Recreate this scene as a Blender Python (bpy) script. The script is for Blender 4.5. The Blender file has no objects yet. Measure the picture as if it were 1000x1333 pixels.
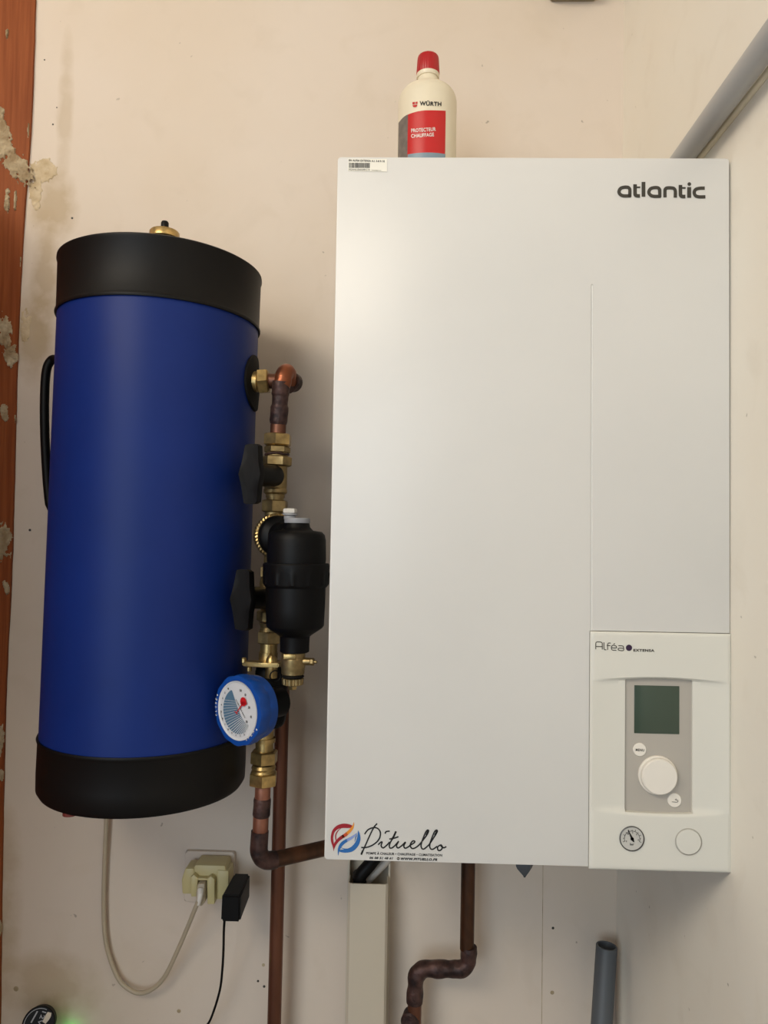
import bpy, bmesh, math, random
from math import pi, sin, cos, radians as R
from mathutils import Vector, Matrix, noise

SC = bpy.context.scene
C = SC.collection
V = Vector

# ------------------------------------------------------------------ camera
CAM = V((0.08098, -1.25368, 1.35765))
YAW, PITCH, ROLL, FPX = 0.02463, 0.03784, 0.01659, 963.0
cy, sy, cp, sp = cos(YAW), sin(YAW), cos(PITCH), sin(PITCH)
FWD = V((-sy*cp, cy*cp, sp)); r0 = V((cy, sy, 0)); u0 = r0.cross(FWD)
RT = cos(ROLL)*r0 + sin(ROLL)*u0
UP = -sin(ROLL)*r0 + cos(ROLL)*u0
cd = bpy.data.cameras.new('camera'); cam = bpy.data.objects.new('camera', cd); C.objects.link(cam)
cam.matrix_world = Matrix(((RT.x, UP.x, -FWD.x, CAM.x), (RT.y, UP.y, -FWD.y, CAM.y), (RT.z, UP.z, -FWD.z, CAM.z), (0, 0, 0, 1)))
cd.sensor_fit = 'VERTICAL'; cd.sensor_height = 24.0; cd.lens = 24.0*FPX/1333.0
cd.clip_start = 0.02
SC.camera = cam

# ------------------------------------------------------------------ light
SC.view_settings.view_transform = 'Standard'; SC.view_settings.look = 'None'
SC.view_settings.exposure = 0.0; SC.view_settings.gamma = 1.0
SC.view_settings.use_curve_mapping = False
world = bpy.data.worlds.new('world'); SC.world = world; world.use_nodes = True
bg = world.node_tree.nodes['Background']
bg.inputs[0].default_value = (0.62, 0.76, 1.0, 1); bg.inputs[1].default_value = 0.20

def area(name, loc, target, size, size_y, power, col):
    l = bpy.data.lights.new(name, 'AREA'); l.shape = 'RECTANGLE'; l.size = size; l.size_y = size_y
    l.energy = power; l.color = col
    o = bpy.data.objects.new(name, l); C.objects.link(o); o.location = loc
    o.rotation_euler = (V(target)-V(loc)).to_track_quat('-Z', 'Y').to_euler()
    return o
area('ceiling_light', (-1.20, -2.05, 2.86), (0.0, 0, 1.5), 1.6, 1.2, 63.0, (1.0, 0.905, 0.755))
area('doorway_daylight', (-1.2, -3.5, 1.35), (0.1, 0, 1.2), 1.6, 1.8, 33.0, (0.76, 0.89, 1.0))

def at(px, py, Y):
    """world point where the sight line through the photograph's point meets the vertical plane y=Y"""
    d = FWD + (px-500)/FPX*RT - (py-666.5)/FPX*UP
    return CAM + d*((Y-CAM.y)/d.y)

# ------------------------------------------------------------------ materials
def lin(c):
    c = c/255.0
    return c/12.92 if c <= 0.04045 else ((c+0.055)/1.055)**2.4
def col(r, g, b): return (lin(r), lin(g), lin(b), 1)
def mat(name, rgb, rough=0.5, metal=0.0, var=0.0, vscale=8.0, vcol=None, bump=0.0, bscale=60.0, spec=0.5, emit=None, coat=0.0, stretch=(1, 1, 1), lo=0.35, hi=0.65, rvar=0.0):
    m = bpy.data.materials.new(name); m.use_nodes = True
    nt = m.node_tree; b = nt.nodes['Principled BSDF']
    b.inputs['Base Color'].default_value = col(*rgb); b.inputs['Roughness'].default_value = rough
    b.inputs['Metallic'].default_value = metal; b.inputs['Specular IOR Level'].default_value = spec
    b.inputs['Coat Weight'].default_value = coat
    if emit:
        b.inputs['Emission Color'].default_value = col(*emit[0]); b.inputs['Emission Strength'].default_value = emit[1]
    tc = nt.nodes.new('ShaderNodeTexCoord'); mp = nt.nodes.new('ShaderNodeMapping'); mp.inputs['Scale'].default_value = stretch
    nt.links.new(tc.outputs['Object'], mp.inputs['Vector'])
    def nz(sc, det=5.0):
        n = nt.nodes.new('ShaderNodeTexNoise'); n.inputs['Scale'].default_value = sc; n.inputs['Detail'].default_value = det
        nt.links.new(mp.outputs['Vector'], n.inputs['Vector']); return n
    if var or vcol:
        n = nz(vscale); rp = nt.nodes.new('ShaderNodeValToRGB')
        rp.color_ramp.elements[0].position = lo; rp.color_ramp.elements[1].position = hi
        c2 = vcol if vcol else tuple(max(0, c*(1-var)) for c in rgb)
        rp.color_ramp.elements[0].color = col(*c2); rp.color_ramp.elements[1].color = col(*rgb)
        nt.links.new(n.outputs['Fac'], rp.inputs['Fac']); nt.links.new(rp.outputs['Color'], b.inputs['Base Color'])
        m['ramp'] = rp.name
    if rvar:
        n = nz(vscale*0.7); mr = nt.nodes.new('ShaderNodeMapRange')
        mr.inputs['To Min'].default_value = max(0.05, rough-rvar); mr.inputs['To Max'].default_value = rough+rvar
        nt.links.new(n.outputs['Fac'], mr.inputs['Value']); nt.links.new(mr.outputs['Result'], b.inputs['Roughness'])
    if bump:
        n = nz(bscale, 6); bp = nt.nodes.new('ShaderNodeBump'); bp.inputs['Strength'].default_value = bump; bp.inputs['Distance'].default_value = 0.002
        nt.links.new(n.outputs['Fac'], bp.inputs['Height']); nt.links.new(bp.outputs['Normal'], b.inputs['Normal'])
    return m

def wall_mat(name, base, stain, dirt, seed, spots=()):
    """painted plaster: broad yellowish patches, faint smears and a few dark specks"""
    m = bpy.data.materials.new(name); m.use_nodes = True
    nt = m.node_tree; b = nt.nodes['Principled BSDF']; b.inputs['Roughness'].default_value = 0.62; b.inputs['Specular IOR Level'].default_value = 0.3
    tc = nt.nodes.new('ShaderNodeTexCoord'); mp = nt.nodes.new('ShaderNodeMapping'); mp.inputs['Location'].default_value = (seed, seed*2, seed*3)
    nt.links.new(tc.outputs['Object'], mp.inputs['Vector'])
    def nz(sc, det, lo, hi, dist=0.0):
        n = nt.nodes.new('ShaderNodeTexNoise'); n.inputs['Scale'].default_value = sc; n.inputs['Detail'].default_value = det; n.inputs['Distortion'].default_value = dist
        nt.links.new(mp.outputs['Vector'], n.inputs['Vector'])
        r = nt.nodes.new('ShaderNodeMapRange'); r.inputs['From Min'].default_value = lo; r.inputs['From Max'].default_value = hi
        nt.links.new(n.outputs['Fac'], r.inputs['Value']); return n, r
    def mix(fac, a, bcol, k):
        mx = nt.nodes.new('ShaderNodeMix'); mx.data_type = 'RGBA'
        ml = nt.nodes.new('ShaderNodeMath'); ml.operation = 'MULTIPLY'; ml.inputs[1].default_value = k
        nt.links.new(fac, ml.inputs[0]); nt.links.new(ml.outputs[0], mx.inputs[0])
        if isinstance(a, tuple): mx.inputs[6].default_value = a
        else: nt.links.new(a, mx.inputs[6])
        mx.inputs[7].default_value = bcol
        return mx.outputs[2]
    _, r1 = nz(2.2, 3, 0.42, 0.62); c = mix(r1.outputs[0], col(*base), col(*stain), 0.55)
    _, r2 = nz(14, 6, 0.55, 0.75, 0.6); c = mix(r2.outputs[0], c, col(*dirt), 0.14)
    _, r3 = nz(55, 2, 0.765, 0.80); c = mix(r3.outputs[0], c, col(110, 95, 78), 0.5)
    for (sx, sz, wx, wz, k) in spots:
        m2 = nt.nodes.new('ShaderNodeMapping'); m2.inputs['Location'].default_value = (-sx/wx, 0, -sz/wz); m2.inputs['Scale'].default_value = (1/wx, 0.0, 1/wz)
        nt.links.new(tc.outputs['Object'], m2.inputs['Vector'])
        gr = nt.nodes.new('ShaderNodeTexGradient'); gr.gradient_type = 'SPHERICAL'; nt.links.new(m2.outputs['Vector'], gr.inputs['Vector'])
        nn = nt.nodes.new('ShaderNodeTexNoise'); nn.inputs['Scale'].default_value = 28; nn.inputs['Detail'].default_value = 6; nt.links.new(tc.outputs['Object'], nn.inputs['Vector'])
        ml = nt.nodes.new('ShaderNodeMath'); ml.operation = 'MULTIPLY'; nt.links.new(gr.outputs['Fac'], ml.inputs[0]); nt.links.new(nn.outputs['Fac'], ml.inputs[1])
        mr = nt.nodes.new('ShaderNodeMapRange'); mr.inputs['From Min'].default_value = 0.08; mr.inputs['From Max'].default_value = 0.34; nt.links.new(ml.outputs[0], mr.inputs['Value'])
        c = mix(mr.outputs[0], c, col(176, 152, 112), k)
    nt.links.new(c, b.inputs['Base Color'])
    n4, _ = nz(9, 8, 0, 1); bp = nt.nodes.new('ShaderNodeBump'); bp.inputs['Strength'].default_value = 0.12; bp.inputs['Distance'].default_value = 0.004
    nt.links.new(n4.outputs['Fac'], bp.inputs['Height']); nt.links.new(bp.outputs['Normal'], b.inputs['Normal'])
    return m

M = {}
M['wall'] = wall_mat('plaster back', (223, 209, 194), (216, 199, 178), (194, 176, 151), 0.0, [(0.89-.535, 1.93, .06, .09, .6), (0.89-.545, 1.80, .035, .16, .55), (0.89-.56, 1.70, .05, .12, .6), (0.89-.52, 2.1, .02, .2, .35), (0.89-.585, 0.72, .05, .25, .5), (0.89-.50, .60, .12, .08, .5)])
M['wall_r'] = wall_mat('plaster right', (240, 235, 224), (236, 227, 211), (200, 186, 164), 7.0)
M['ceil'] = mat('ceiling paint', (215, 210, 200), 0.8)
M['floor'] = mat('concrete', (120, 116, 110), 0.85, var=0.2, vscale=5, bump=0.2)
M['white'] = mat('white enamel', (221, 219, 215), 0.30, var=0.02, vscale=4, spec=0.45)
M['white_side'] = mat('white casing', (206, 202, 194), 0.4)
M['plastic'] = mat('white plastic', (218, 216, 207), 0.42, spec=0.4)
M['knob'] = mat('white knob plastic', (232, 226, 216), 0.35)
M['bezel'] = mat('grey bezel', (176, 170, 161), 0.45)
M['lcd'] = mat('dark green display', (62, 76, 64), 0.18, spec=0.5)
M['ink'] = mat('black ink', (24, 23, 22), 0.5)
M['ink_grey'] = mat('dark grey ink', (62, 58, 50), 0.5)
M['purple'] = mat('purple ink', (46, 20, 56), 0.5)
M['paper'] = mat('paper sticker', (240, 236, 224), 0.5)
M['red_dk'] = mat('crimson ink', (150, 12, 30), 0.5)
M['orange'] = mat('orange ink', (222, 140, 40), 0.5)
M['rust'] = mat('rust orange ink', (190, 70, 30), 0.5)
M['blue_ink'] = mat('blue ink', (34, 100, 168), 0.5)
M['blue_lt'] = mat('pale blue ink', (130, 150, 205), 0.5)
M['jacket'] = mat('blue vinyl jacket', (13, 42, 114), 0.47, var=0.06, vscale=7, bump=0.10, bscale=12, spec=0.24)
M['cap'] = mat('black vinyl cap', (15, 13, 12), 0.5, bump=0.08, bscale=25, spec=0.22)
M['black'] = mat('black plastic', (11, 10, 10), 0.48, spec=0.2, bump=0.05, bscale=200)
M['rubber'] = mat('black rubber', (16, 14, 13), 0.7, spec=0.2)
M['brass'] = mat('brass', (214, 182, 120), 0.32, 0.9, var=0.25, vscale=60, bump=0.06, bscale=150, rvar=0.1)
M['brass_dull'] = mat('dull brass', (188, 162, 112), 0.42, 0.9, var=0.25, vscale=70, bump=0.08, bscale=200)
M['copper'] = mat('dull copper pipe', (128, 84, 64), 0.42, 0.7, vcol=(88, 56, 43), vscale=14, bump=0.05, bscale=90, stretch=(1, 1, .35), rvar=0.1)
M['copper_dk'] = mat('weathered copper', (104, 66, 42), 0.45, 0.6, vcol=(58, 40, 28), vscale=22, bump=0.08, bscale=90, stretch=(1, 1, .5))
M['burnt'] = mat('burnt solder joint', (92, 66, 60), 0.5, 0.45, vcol=(44, 31, 30), vscale=55, bump=0.9, bscale=110)
M['copper_br'] = mat('bright copper elbow', (150, 88, 60), 0.36, 0.8, vcol=(92, 54, 44), vscale=30, bump=0.1, bscale=100, lo=0.3, hi=0.5)
M['copper_pk'] = mat('bare pink copper', (178, 122, 100), 0.4, 0.7, vcol=(132, 84, 66), vscale=30, bump=0.1, bscale=100)
M['dial_g'] = mat('grey dial', (196, 194, 188), 0.4)
M['pvc'] = mat('grey pvc', (172, 172, 172), 0.42)
M['pvc_dk'] = mat('dark grey pvc', (88, 92, 96), 0.5)
M['hole'] = mat('dark inside', (22, 22, 23), 0.9)
M['cream'] = mat('cream trunking', (206, 195, 176), 0.45)
M['ivory'] = mat('yellowed plastic', (206, 192, 140), 0.4)
M['cable'] = mat('beige cable sheath', (186, 172, 148), 0.45)
M['cable_w'] = mat('white cable sheath', (200, 192, 182), 0.5)
M['wood'] = mat('reddish brown painted wood', (150, 82, 42), 0.6, spec=0.2, vcol=(128, 64, 28), vscale=22, bump=0.35, bscale=40, stretch=(6, 1, .22))
M['mortar'] = mat('plaster crumbs', (196, 180, 150), 0.9, vcol=(150, 128, 96), vscale=40, bump=0.9, bscale=120)
M['mortar_w'] = mat('yellowed filler', (212, 194, 164), 0.85, vcol=(190, 168, 132), vscale=50, bump=0.4, bscale=150)
M['bottle'] = mat('off white polyethylene', (232, 221, 196), 0.38)
M['red'] = mat('red label', (196, 30, 32), 0.32)
M['redcap'] = mat('red cap plastic', (176, 18, 26), 0.35)
M['grey_lbl'] = mat('grey label', (122, 112, 104), 0.5, var=0.15, vscale=120)
M['blue_lbl'] = mat('blue grey label', (128, 148, 160), 0.4)
M['gauge_blue'] = mat('blue gauge housing', (12, 72, 156), 0.42)
M['dial'] = mat('white dial', (216, 216, 218), 0.4)
M['dial_blue'] = mat('dial scale blue', (86, 118, 142), 0.45)
M['pointer'] = mat('red pointer', (206, 30, 34), 0.4)
M['chrome'] = mat('grey metal ring', (88, 86, 84), 0.35, 0.6)
M['ring'] = mat('pale grey ring', (160, 160, 163), 0.45)
M['white_txt'] = mat('white print', (232, 228, 222), 0.5)
M['rust_dk'] = mat('rusty plug', (110, 40, 30), 0.6)
M['drab'] = mat('drab plastic', (140, 132, 104), 0.5)
M['led'] = mat('green led', (60, 255, 60), 0.4, emit=((40, 255, 50), 22.0))

# ------------------------------------------------------------------ helpers
ROOTLOC = {}
def rootloc(o):
    while o.parent: o = o.parent
    return V(o.location)
def thing(name, label, cat, loc, group=None):
    o = bpy.data.objects.new(name, None); C.objects.link(o); o.location = loc; o.empty_display_size = 0.03
    o['label'] = label; o['category'] = cat
    if group: o['group'] = group
    return o
def obj(name, bm, m, parent=None, smooth=40, label=None, cat=None, kind=None):
    """bm holds world coordinates; linked as one mesh under parent, or standing alone with its origin at its base"""
    bmesh.ops.recalc_face_normals(bm, faces=bm.faces)
    me = bpy.data.meshes.new(name); bm.to_mesh(me); bm.free()
    o = bpy.data.objects.new(name, me); C.objects.link(o)
    if parent:
        off = rootloc(parent); o.parent = parent
    else:
        xs = [v.co for v in me.vertices]
        off = V(((min(v.x for v in xs)+max(v.x for v in xs))/2, (min(v.y for v in xs)+max(v.y for v in xs))/2, min(v.z for v in xs)))
        o.location = off
    me.transform(Matrix.Translation(-off))
    for mm in (m if isinstance(m, list) else [m]): me.materials.append(mm)
    if smooth:
        for p in me.polygons: p.use_smooth = True
        me.set_sharp_from_angle(angle=R(smooth))
    if label: o['label'] = label
    if cat: o['category'] = cat
    if kind: o['kind'] = kind
    return o

def frame(axis):
    a = V(axis).normalized(); ref = V((0, 0, 1)) if abs(a.z) < 0.9 else V((0, 1, 0))
    x = ref.cross(a).normalized(); return x, a.cross(x), a
def lathe(bm, prof, org, axis=(0, 0, 1), seg=32, rot=0.0, capped=True, mi=0):
    x, y, a = frame(axis); org = V(org); rings = []
    for (r, t) in prof:
        if r < 1e-6: rings.append([bm.verts.new(org+a*t)])
        else: rings.append([bm.verts.new(org+a*t+(x*cos(rot+2*pi*k/seg)+y*sin(rot+2*pi*k/seg))*r) for k in range(seg)])
    for A, B in zip(rings, rings[1:]):
        for k in range(seg):
            k2 = (k+1) % seg
            if len(A) == 1 and len(B) == 1: continue
            if len(A) == 1: f = bm.faces.new((A[0], B[k], B[k2]))
            elif len(B) == 1: f = bm.faces.new((A[k], B[0], A[k2]))
            else: f = bm.faces.new((A[k], B[k], B[k2], A[k2]))
            f.material_index = mi
    if capped:
        for ring in (rings[0], rings[-1]):
            if len(ring) > 2: bm.faces.new(ring).material_index = mi
    return bm
def cyl(bm, a, b, r, seg=24, ch=0.0008, r2=None):
    a, b = V(a), V(b); L = (b-a).length; r2 = r2 or r; ch = min(ch, L/3, r/3)
    return lathe(bm, [(r-ch, 0), (r, ch), (r2, L-ch), (r2-ch, L)], a, b-a, seg)
def hexnut(bm, a, b, r, rot=0.3, seg=6):
    """hexagonal nut with chamfered ends"""
    a, b = V(a), V(b); L = (b-a).length; c = min(0.0016, L/5)
    lathe(bm, [(r*0.86, 0), (r, c), (r, L-c), (r*0.86, L)], a, b-a, seg, rot)
    return bm
def smooth_path(pts, sub=8):
    pts = [V(p) for p in pts]; out = []
    n = len(pts)
    for i in range(n-1):
        p0 = pts[max(i-1, 0)]; p1 = pts[i]; p2 = pts[i+1]; p3 = pts[min(i+2, n-1)]
        for k in range(sub):
            t = k/sub
            out.append(0.5*((2*p1)+(p2-p0)*t+(2*p0-5*p1+4*p2-p3)*t*t+(3*p1-p0-3*p2+p3)*t**3))
    out.append(pts[-1]); return out
def tube(bm, path, r, seg=14, caps=True, lump=0.0, ls=60.0):
    path = [V(p) for p in path]; n = len(path); rings = []
    t = (path[1]-path[0]).normalized(); x = t.orthogonal().normalized()
    for i, p in enumerate(path):
        t2 = (path[min(i+1, n-1)]-path[max(i-1, 0)]).normalized()
        x = (x - t2*x.dot(t2)).normalized(); y = t2.cross(x)
        rr = r[i] if isinstance(r, (list, tuple)) else r
        ring = []
        for k in range(seg):
            d = x*cos(2*pi*k/seg)+y*sin(2*pi*k/seg); q = p+d*rr
            if lump: q = q + d*noise.noise(q*ls)*lump
            ring.append(bm.verts.new(q))
        rings.append(ring)
    for A, B in zip(rings, rings[1:]):
        for k in range(seg): bm.faces.new((A[k], A[(k+1) % seg], B[(k+1) % seg], B[k]))
    if caps: bm.faces.new(rings[0]); bm.faces.new(rings[-1])
    return bm
def arc_path(corner, d1, d2, rad, n=10):
    """quarter bend from direction d1 into d2 whose sharp corner would be at corner"""
    c = V(corner); a = V(d1).normalized(); b = V(d2).normalized()
    o = c - a*rad + b*rad
    return [o - b*rad*cos(t*pi/2/n) + a*rad*sin(t*pi/2/n) for t in range(n+1)]
def box(bm, lo, hi, bev=0.0, seg=2):
    lo, hi = V(lo), V(hi); b2 = bmesh.new()
    bmesh.ops.create_cube(b2, size=1)
    for v in b2.verts: v.co = V(((lo.x+hi.x)/2+v.co.x*(hi.x-lo.x), (lo.y+hi.y)/2+v.co.y*(hi.y-lo.y), (lo.z+hi.z)/2+v.co.z*(hi.z-lo.z)))
    if bev: bmesh.ops.bevel(b2, geom=b2.edges[:], offset=bev, segments=seg, affect='EDGES', profile=0.5)
    me = bpy.data.meshes.new('tmp'); b2.to_mesh(me); b2.free(); bm.from_mesh(me); bpy.data.meshes.remove(me)
    return bm
def prism(bm, poly, y0, y1, bev=0.0):
    """polygon in x,z extruded from y0 to y1"""
    b2 = bmesh.new()
    A = [b2.verts.new((x, y0, z)) for x, z in poly]; f = b2.faces.new(A)
    r = bmesh.ops.extrude_face_region(b2, geom=[f])
    for v in [g for g in r['geom'] if isinstance(g, bmesh.types.BMVert)]: v.co.y = y1
    if bev: bmesh.ops.bevel(b2, geom=b2.edges[:], offset=bev, segments=2, affect='EDGES', profile=0.5)
    me = bpy.data.meshes.new('tmp'); b2.to_mesh(me); b2.free(); bm.from_mesh(me); bpy.data.meshes.remove(me)
    return bm
def rrect(x0, x1, z0, z1, r, n=6):
    pts = []
    for cx, cz, a0 in ((x1-r, z1-r, 0), (x0+r, z1-r, 90), (x0+r, z0+r, 180), (x1-r, z0+r, 270)):
        for k in range(n+1):
            a = R(a0+90*k/n); pts.append((cx+r*cos(a), cz+r*sin(a)))
    return pts
# flat print on a surface: P(u,v) -> world point
def ribbon(bm, pts, P, w, closed=False, sub=6, mi=0):
    """smooth stroke through 2-D points; w = width, or one width per point"""
    ws = w if isinstance(w, (list, tuple)) else [w]*len(pts)
    q = smooth_path([(p[0], p[1], ws[i]) for i, p in enumerate(pts)], sub) if sub > 1 else [V((p[0], p[1], ws[i])) for i, p in enumerate(pts)]
    L = []
    for i, p in enumerate(q):
        t = (q[min(i+1, len(q)-1)]-q[max(i-1, 0)]); n = V((-t.y, t.x)); n = n.normalized() if n.length > 1e-9 else V((0, 1))
        L.append((bm.verts.new(P(p.x+n.x*p.z/2, p.y+n.y*p.z/2)), bm.verts.new(P(p.x-n.x*p.z/2, p.y-n.y*p.z/2))))
    for a, b in zip(L, L[1:]):
        f = bm.faces.new((a[0], a[1], b[1], b[0])); f.material_index = mi
    return bm
def disc2(bm, cx, cyy, r, P, n=24, ri=None, mi=0):
    o = [bm.verts.new(P(cx+r*cos(2*pi*k/n), cyy+r*sin(2*pi*k/n))) for k in range(n)]
    if ri is None: bm.faces.new(o).material_index = mi
    else:
        i = [bm.verts.new(P(cx+ri*cos(2*pi*k/n), cyy+ri*sin(2*pi*k/n))) for k in range(n)]
        for k in range(n): bm.faces.new((o[k], o[(k+1) % n], i[(k+1) % n], i[k])).material_index = mi
    return bm
def quad2(bm, pts, P, mi=0):
    bm.faces.new([bm.verts.new(P(*p)) for p in pts]).material_index = mi
    return bm
def glyphs(s, bold=0.0, shear=0.0):
    """built-in font outline as triangles: verts normalised to x 0..1, height 0..1 of capitals"""
    cu = bpy.data.curves.new('t', 'FONT'); cu.body = s; cu.offset = bold; cu.shear = shear; cu.resolution_u = 3; cu.space_character = 1+bold*3
    o = bpy.data.objects.new('t', cu); C.objects.link(o)
    dg = bpy.context.evaluated_depsgraph_get(); me = bpy.data.meshes.new_from_object(o.evaluated_get(dg))
    vs = [v.co.copy() for v in me.vertices]; fs = [tuple(p.vertices) for p in me.polygons]
    bpy.data.objects.remove(o); bpy.data.curves.remove(cu); bpy.data.meshes.remove(me)
    x0 = min(v.x for v in vs); x1 = max(v.x for v in vs)
    return [((v.x-x0)/(x1-x0), v.y/0.69) for v in vs], fs
def text(bm, s, A, B, h, P, bold=0.02, shear=0.0, mi=0):
    """A, B: left and right ends of the baseline in surface units, h: capital height (sign gives up direction)"""
    vs, fs = glyphs(s, bold, shear); A = V(A); B = V(B); d = B-A; n = V((-d.y, d.x)).normalized()*h
    vv = [bm.verts.new(P(*(A+d*x+n*y))) for x, y in vs]
    for f in fs:
        try: bm.faces.new([vv[i] for i in f]).material_index = mi
        except ValueError: pass
    return bm

# ------------------------------------------------------------------ the room
def slab(name, lo, hi, m):
    bm = bmesh.new(); box(bm, lo, hi); return obj(name, bm, m, smooth=0, kind='structure')
bw = slab('wall_back', (-2.4, 0, 0), (0.62, 0.12, 2.9), M['wall'])
# right wall: the corner is a little out of plumb and not quite square
bm = bmesh.new()
vs = []
for z, dx in ((0, -0.0075), (2.9, 0.0030)):
    for x, y in ((0.4495+dx, -0.0), (0.4755+dx*0.2, -3.6), (0.62, -3.6), (0.62, -0.0)):
        vs.append(bm.verts.new((x, y, z)))
for f in ((0, 1, 2, 3), (4, 7, 6, 5), (0, 4, 5, 1), (1, 5, 6, 2), (2, 6, 7, 3), (3, 7, 4, 0)): bm.faces.new([vs[i] for i in f])
rw = obj('wall_right', bm, M['wall_r'], smooth=0, kind='structure')
slab('wall_left', (-2.52, -3.6, 0), (-2.4, 0.12, 2.9), M['wall'])
slab('floor', (-2.52, -3.6, -0.1), (0.62, 0.12, 0), M['floor'])
slab('ceiling', (-2.52, -3.6, 2.9), (0.62, 0.12, 3.0), M['ceil'])

# light blocker added out of view: a tall cabinet shading the lower left wall
cb = thing('light_blocker', 'tall brown cabinet added unseen left of the brown timber to keep light off the wall', 'light_blocker', (-1.06, -.36, 0))
bm = bmesh.new(); box(bm, (-1.40, -.90, 0), (-.665, -.007, 1.95), .003); obj('blocker_carcass', bm, M['wood'], cb)
for x0, x1 in ((-1.398, -1.035), (-1.031, -.667)):
    bm = bmesh.new(); box(bm, (x0, -.918, .08), (x1, -.90, 1.945), .002); dd = obj('blocker_door', bm, M['wood'], cb)
    xh = -1.06 if x0 < -1.2 else -1.005
    bm = bmesh.new(); cyl(bm, (xh, -.935, 1.0), (xh, -.935, 1.14), .005); cyl(bm, (xh, -.935, 1.01), (xh, -.917, 1.01), .004); cyl(bm, (xh, -.935, 1.13), (xh, -.917, 1.13), .004); obj('handle', bm, M['chrome'], dd)

# painted timber at the left end of the wall, with torn plaster left on it
tx = -0.5765
bm = bmesh.new()
pts = []
ep = sorted([(p.z, p.x) for p in (at(x-.5, y, -.005) for x, y in ((47, -40), (46, 0), (43, 100), (41, 150), (38, 200), (33, 260), (29, 320), (25, 400), (22, 480), (20, 560), (18, 640), (16, 720), (13, 790), (9.5, 850), (7, 920), (5, 1000), (3, 1100), (1.5, 1200), (0, 1333)))])
ep = [(0, ep[0][1])]+ep+[(2.9, ep[-1][1])]
k = 0
for i in range(121):
    z = 2.9*i/120
    while k < len(ep)-2 and z > ep[k+1][0]: k += 1
    t = (z-ep[k][0])/(ep[k+1][0]-ep[k][0]); pts.append((ep[k][1]+(ep[k+1][1]-ep[k][1])*t+.0008*noise.noise(V((0, 3, z*25))), z))
poly = [(-0.80, 0)] + pts + [(-0.80, 2.9)]
prism(bm, poly, 0.0, -0.005)
wood = obj('trim_1', bm, M['wood'], smooth=0, kind='structure')
wood['label'] = 'reddish brown painted timber up the left edge of the wall'
def crumbs(name, parent, m, px, py, w, h, Y, seed, tilt=0.0, thick=0.004, thr=0.0, cell=0.0011):
    """torn plaster: ragged low relief on a surface facing the room"""
    c = at(px, py, Y); bm = bmesh.new(); R_ = max(w, h)*1.5; n = int(2*R_/cell)+1; g = {}
    def f(x, z):
        u = x*cos(tilt)+z*sin(tilt); v = -x*sin(tilt)+z*cos(tilt)
        q = V((x, z*0.55, seed*7.3))
        return 1-(u/w)**2-(v/h)**2 + 0.75*noise.noise(q*95) + 0.6*noise.noise(q*260) - 0.15 - thr
    for i in range(n):
        for j in range(n):
            x = -R_+i*cell; z = -R_+j*cell; g[i, j] = f(x, z)
    vs = {}
    def vert(i, j):
        if (i, j) not in vs:
            x = -R_+i*cell; z = -R_+j*cell; k = max(0, min(1, g[i, j]*2.2))
            edge = any(g.get((i+a, j+b), -1) < 0 for a, b in ((1, 0), (-1, 0), (0, 1), (0, -1)))
            d = 0.0002 if edge else thick*(0.25+0.45*k+0.35*noise.noise(V((x, z, seed))*170)+0.25*noise.noise(V((x, z, seed))*420))
            vs[i, j] = bm.verts.new((c.x+x, Y-max(0.0002, d), c.z+z))
        return vs[i, j]
    for i in range(n-1):
        for j in range(n-1):
            if min(g[i, j], g[i+1, j], g[i, j+1], g[i+1, j+1]) > 0: bm.faces.new((vert(i, j), vert(i+1, j), vert(i+1, j+1), vert(i, j+1)))
    if not bm.faces: bm.free(); return
    o = obj(name, bm, m, parent, smooth=60)
    return o
for (px, py, w, h, sd, ti) in ((2, 172, .016, .050, 1, .25), (20, 212, .020, .050, 2, .65), (10, 262, .006, .026, 13, 0), (20, 262, .0035, .020, 14, 0), (9, 45, .004, .014, 3, 0),
                           (6, 430, .014, .034, 4, .2), (14, 462, .014, .022, 9, .3), (6, 536, .009, .016, 5, .2), (5, 704, .015, .036, 6, 0), (8, 765, .006, .012, 7, .3), (1, 962, .008, .030, 8, 0), (2, 1010, .005, .012, 11, 0), (20, 545, .002, .012, 15, 0), (27, 340, .0015, .016, 16, 0), (37, 170, .002, .016, 17, 0), (0, 1210, .004, .016, 18, 0)):
    crumbs('plaster_patch', wood, M['mortar'], px, py, w, h, -0.005, sd, ti)
for (px, py, w, h, sd) in ((57, 222, .024, .020, 21), (47, 250, .012, .030, 22), (33, 425, .010, .030, 23)):
    crumbs('plaster_lump', bw, M['mortar_w'], px, py, w, h, 0.0, sd, 0, .0016, -.1)
# plugged screw holes in the walls
for (px, py, r) in ((58, 78, .0012), (69, 162, .0014), (74, 140, .001), (94, 284, .0018), (39, 690, .002), (343, 1256, .0025), (336, 1277, .0018), (344, 1284, .002), (233, 1316, .003), (21, 1287, .004), (720, 1208, .002), (719, 1292, .003)):
    p = at(px, py, 0.0); bm = bmesh.new(); lathe(bm, [(r, -0.0002), (r*1.1, 0.0004), (r*.5, 0.0008), (0, 0.0006)], (p.x, 0, p.z), (0, -1, 0), 10)
    obj('wall_plug', bm, M['ink_grey'] if r < .0022 else M['mortar'], bw)
for (px, py, r) in ((841, 121, .0022), (813, 1149, .002), (814, 1172, .002), (893, 46, .0015)):
    d = FWD+(px-500)/FPX*RT-(py-666.5)/FPX*UP; k = (0.4525-CAM.x)/d.x; p = CAM+d*k
    bm = bmesh.new(); lathe(bm, [(r, -0.003), (r*1.1, 0.0004), (0, 0.0006)], (0.4525, p.y, p.z), (-1, 0, 0), 10)
    obj('wall_plug', bm, M['ink_grey'], rw)
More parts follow.
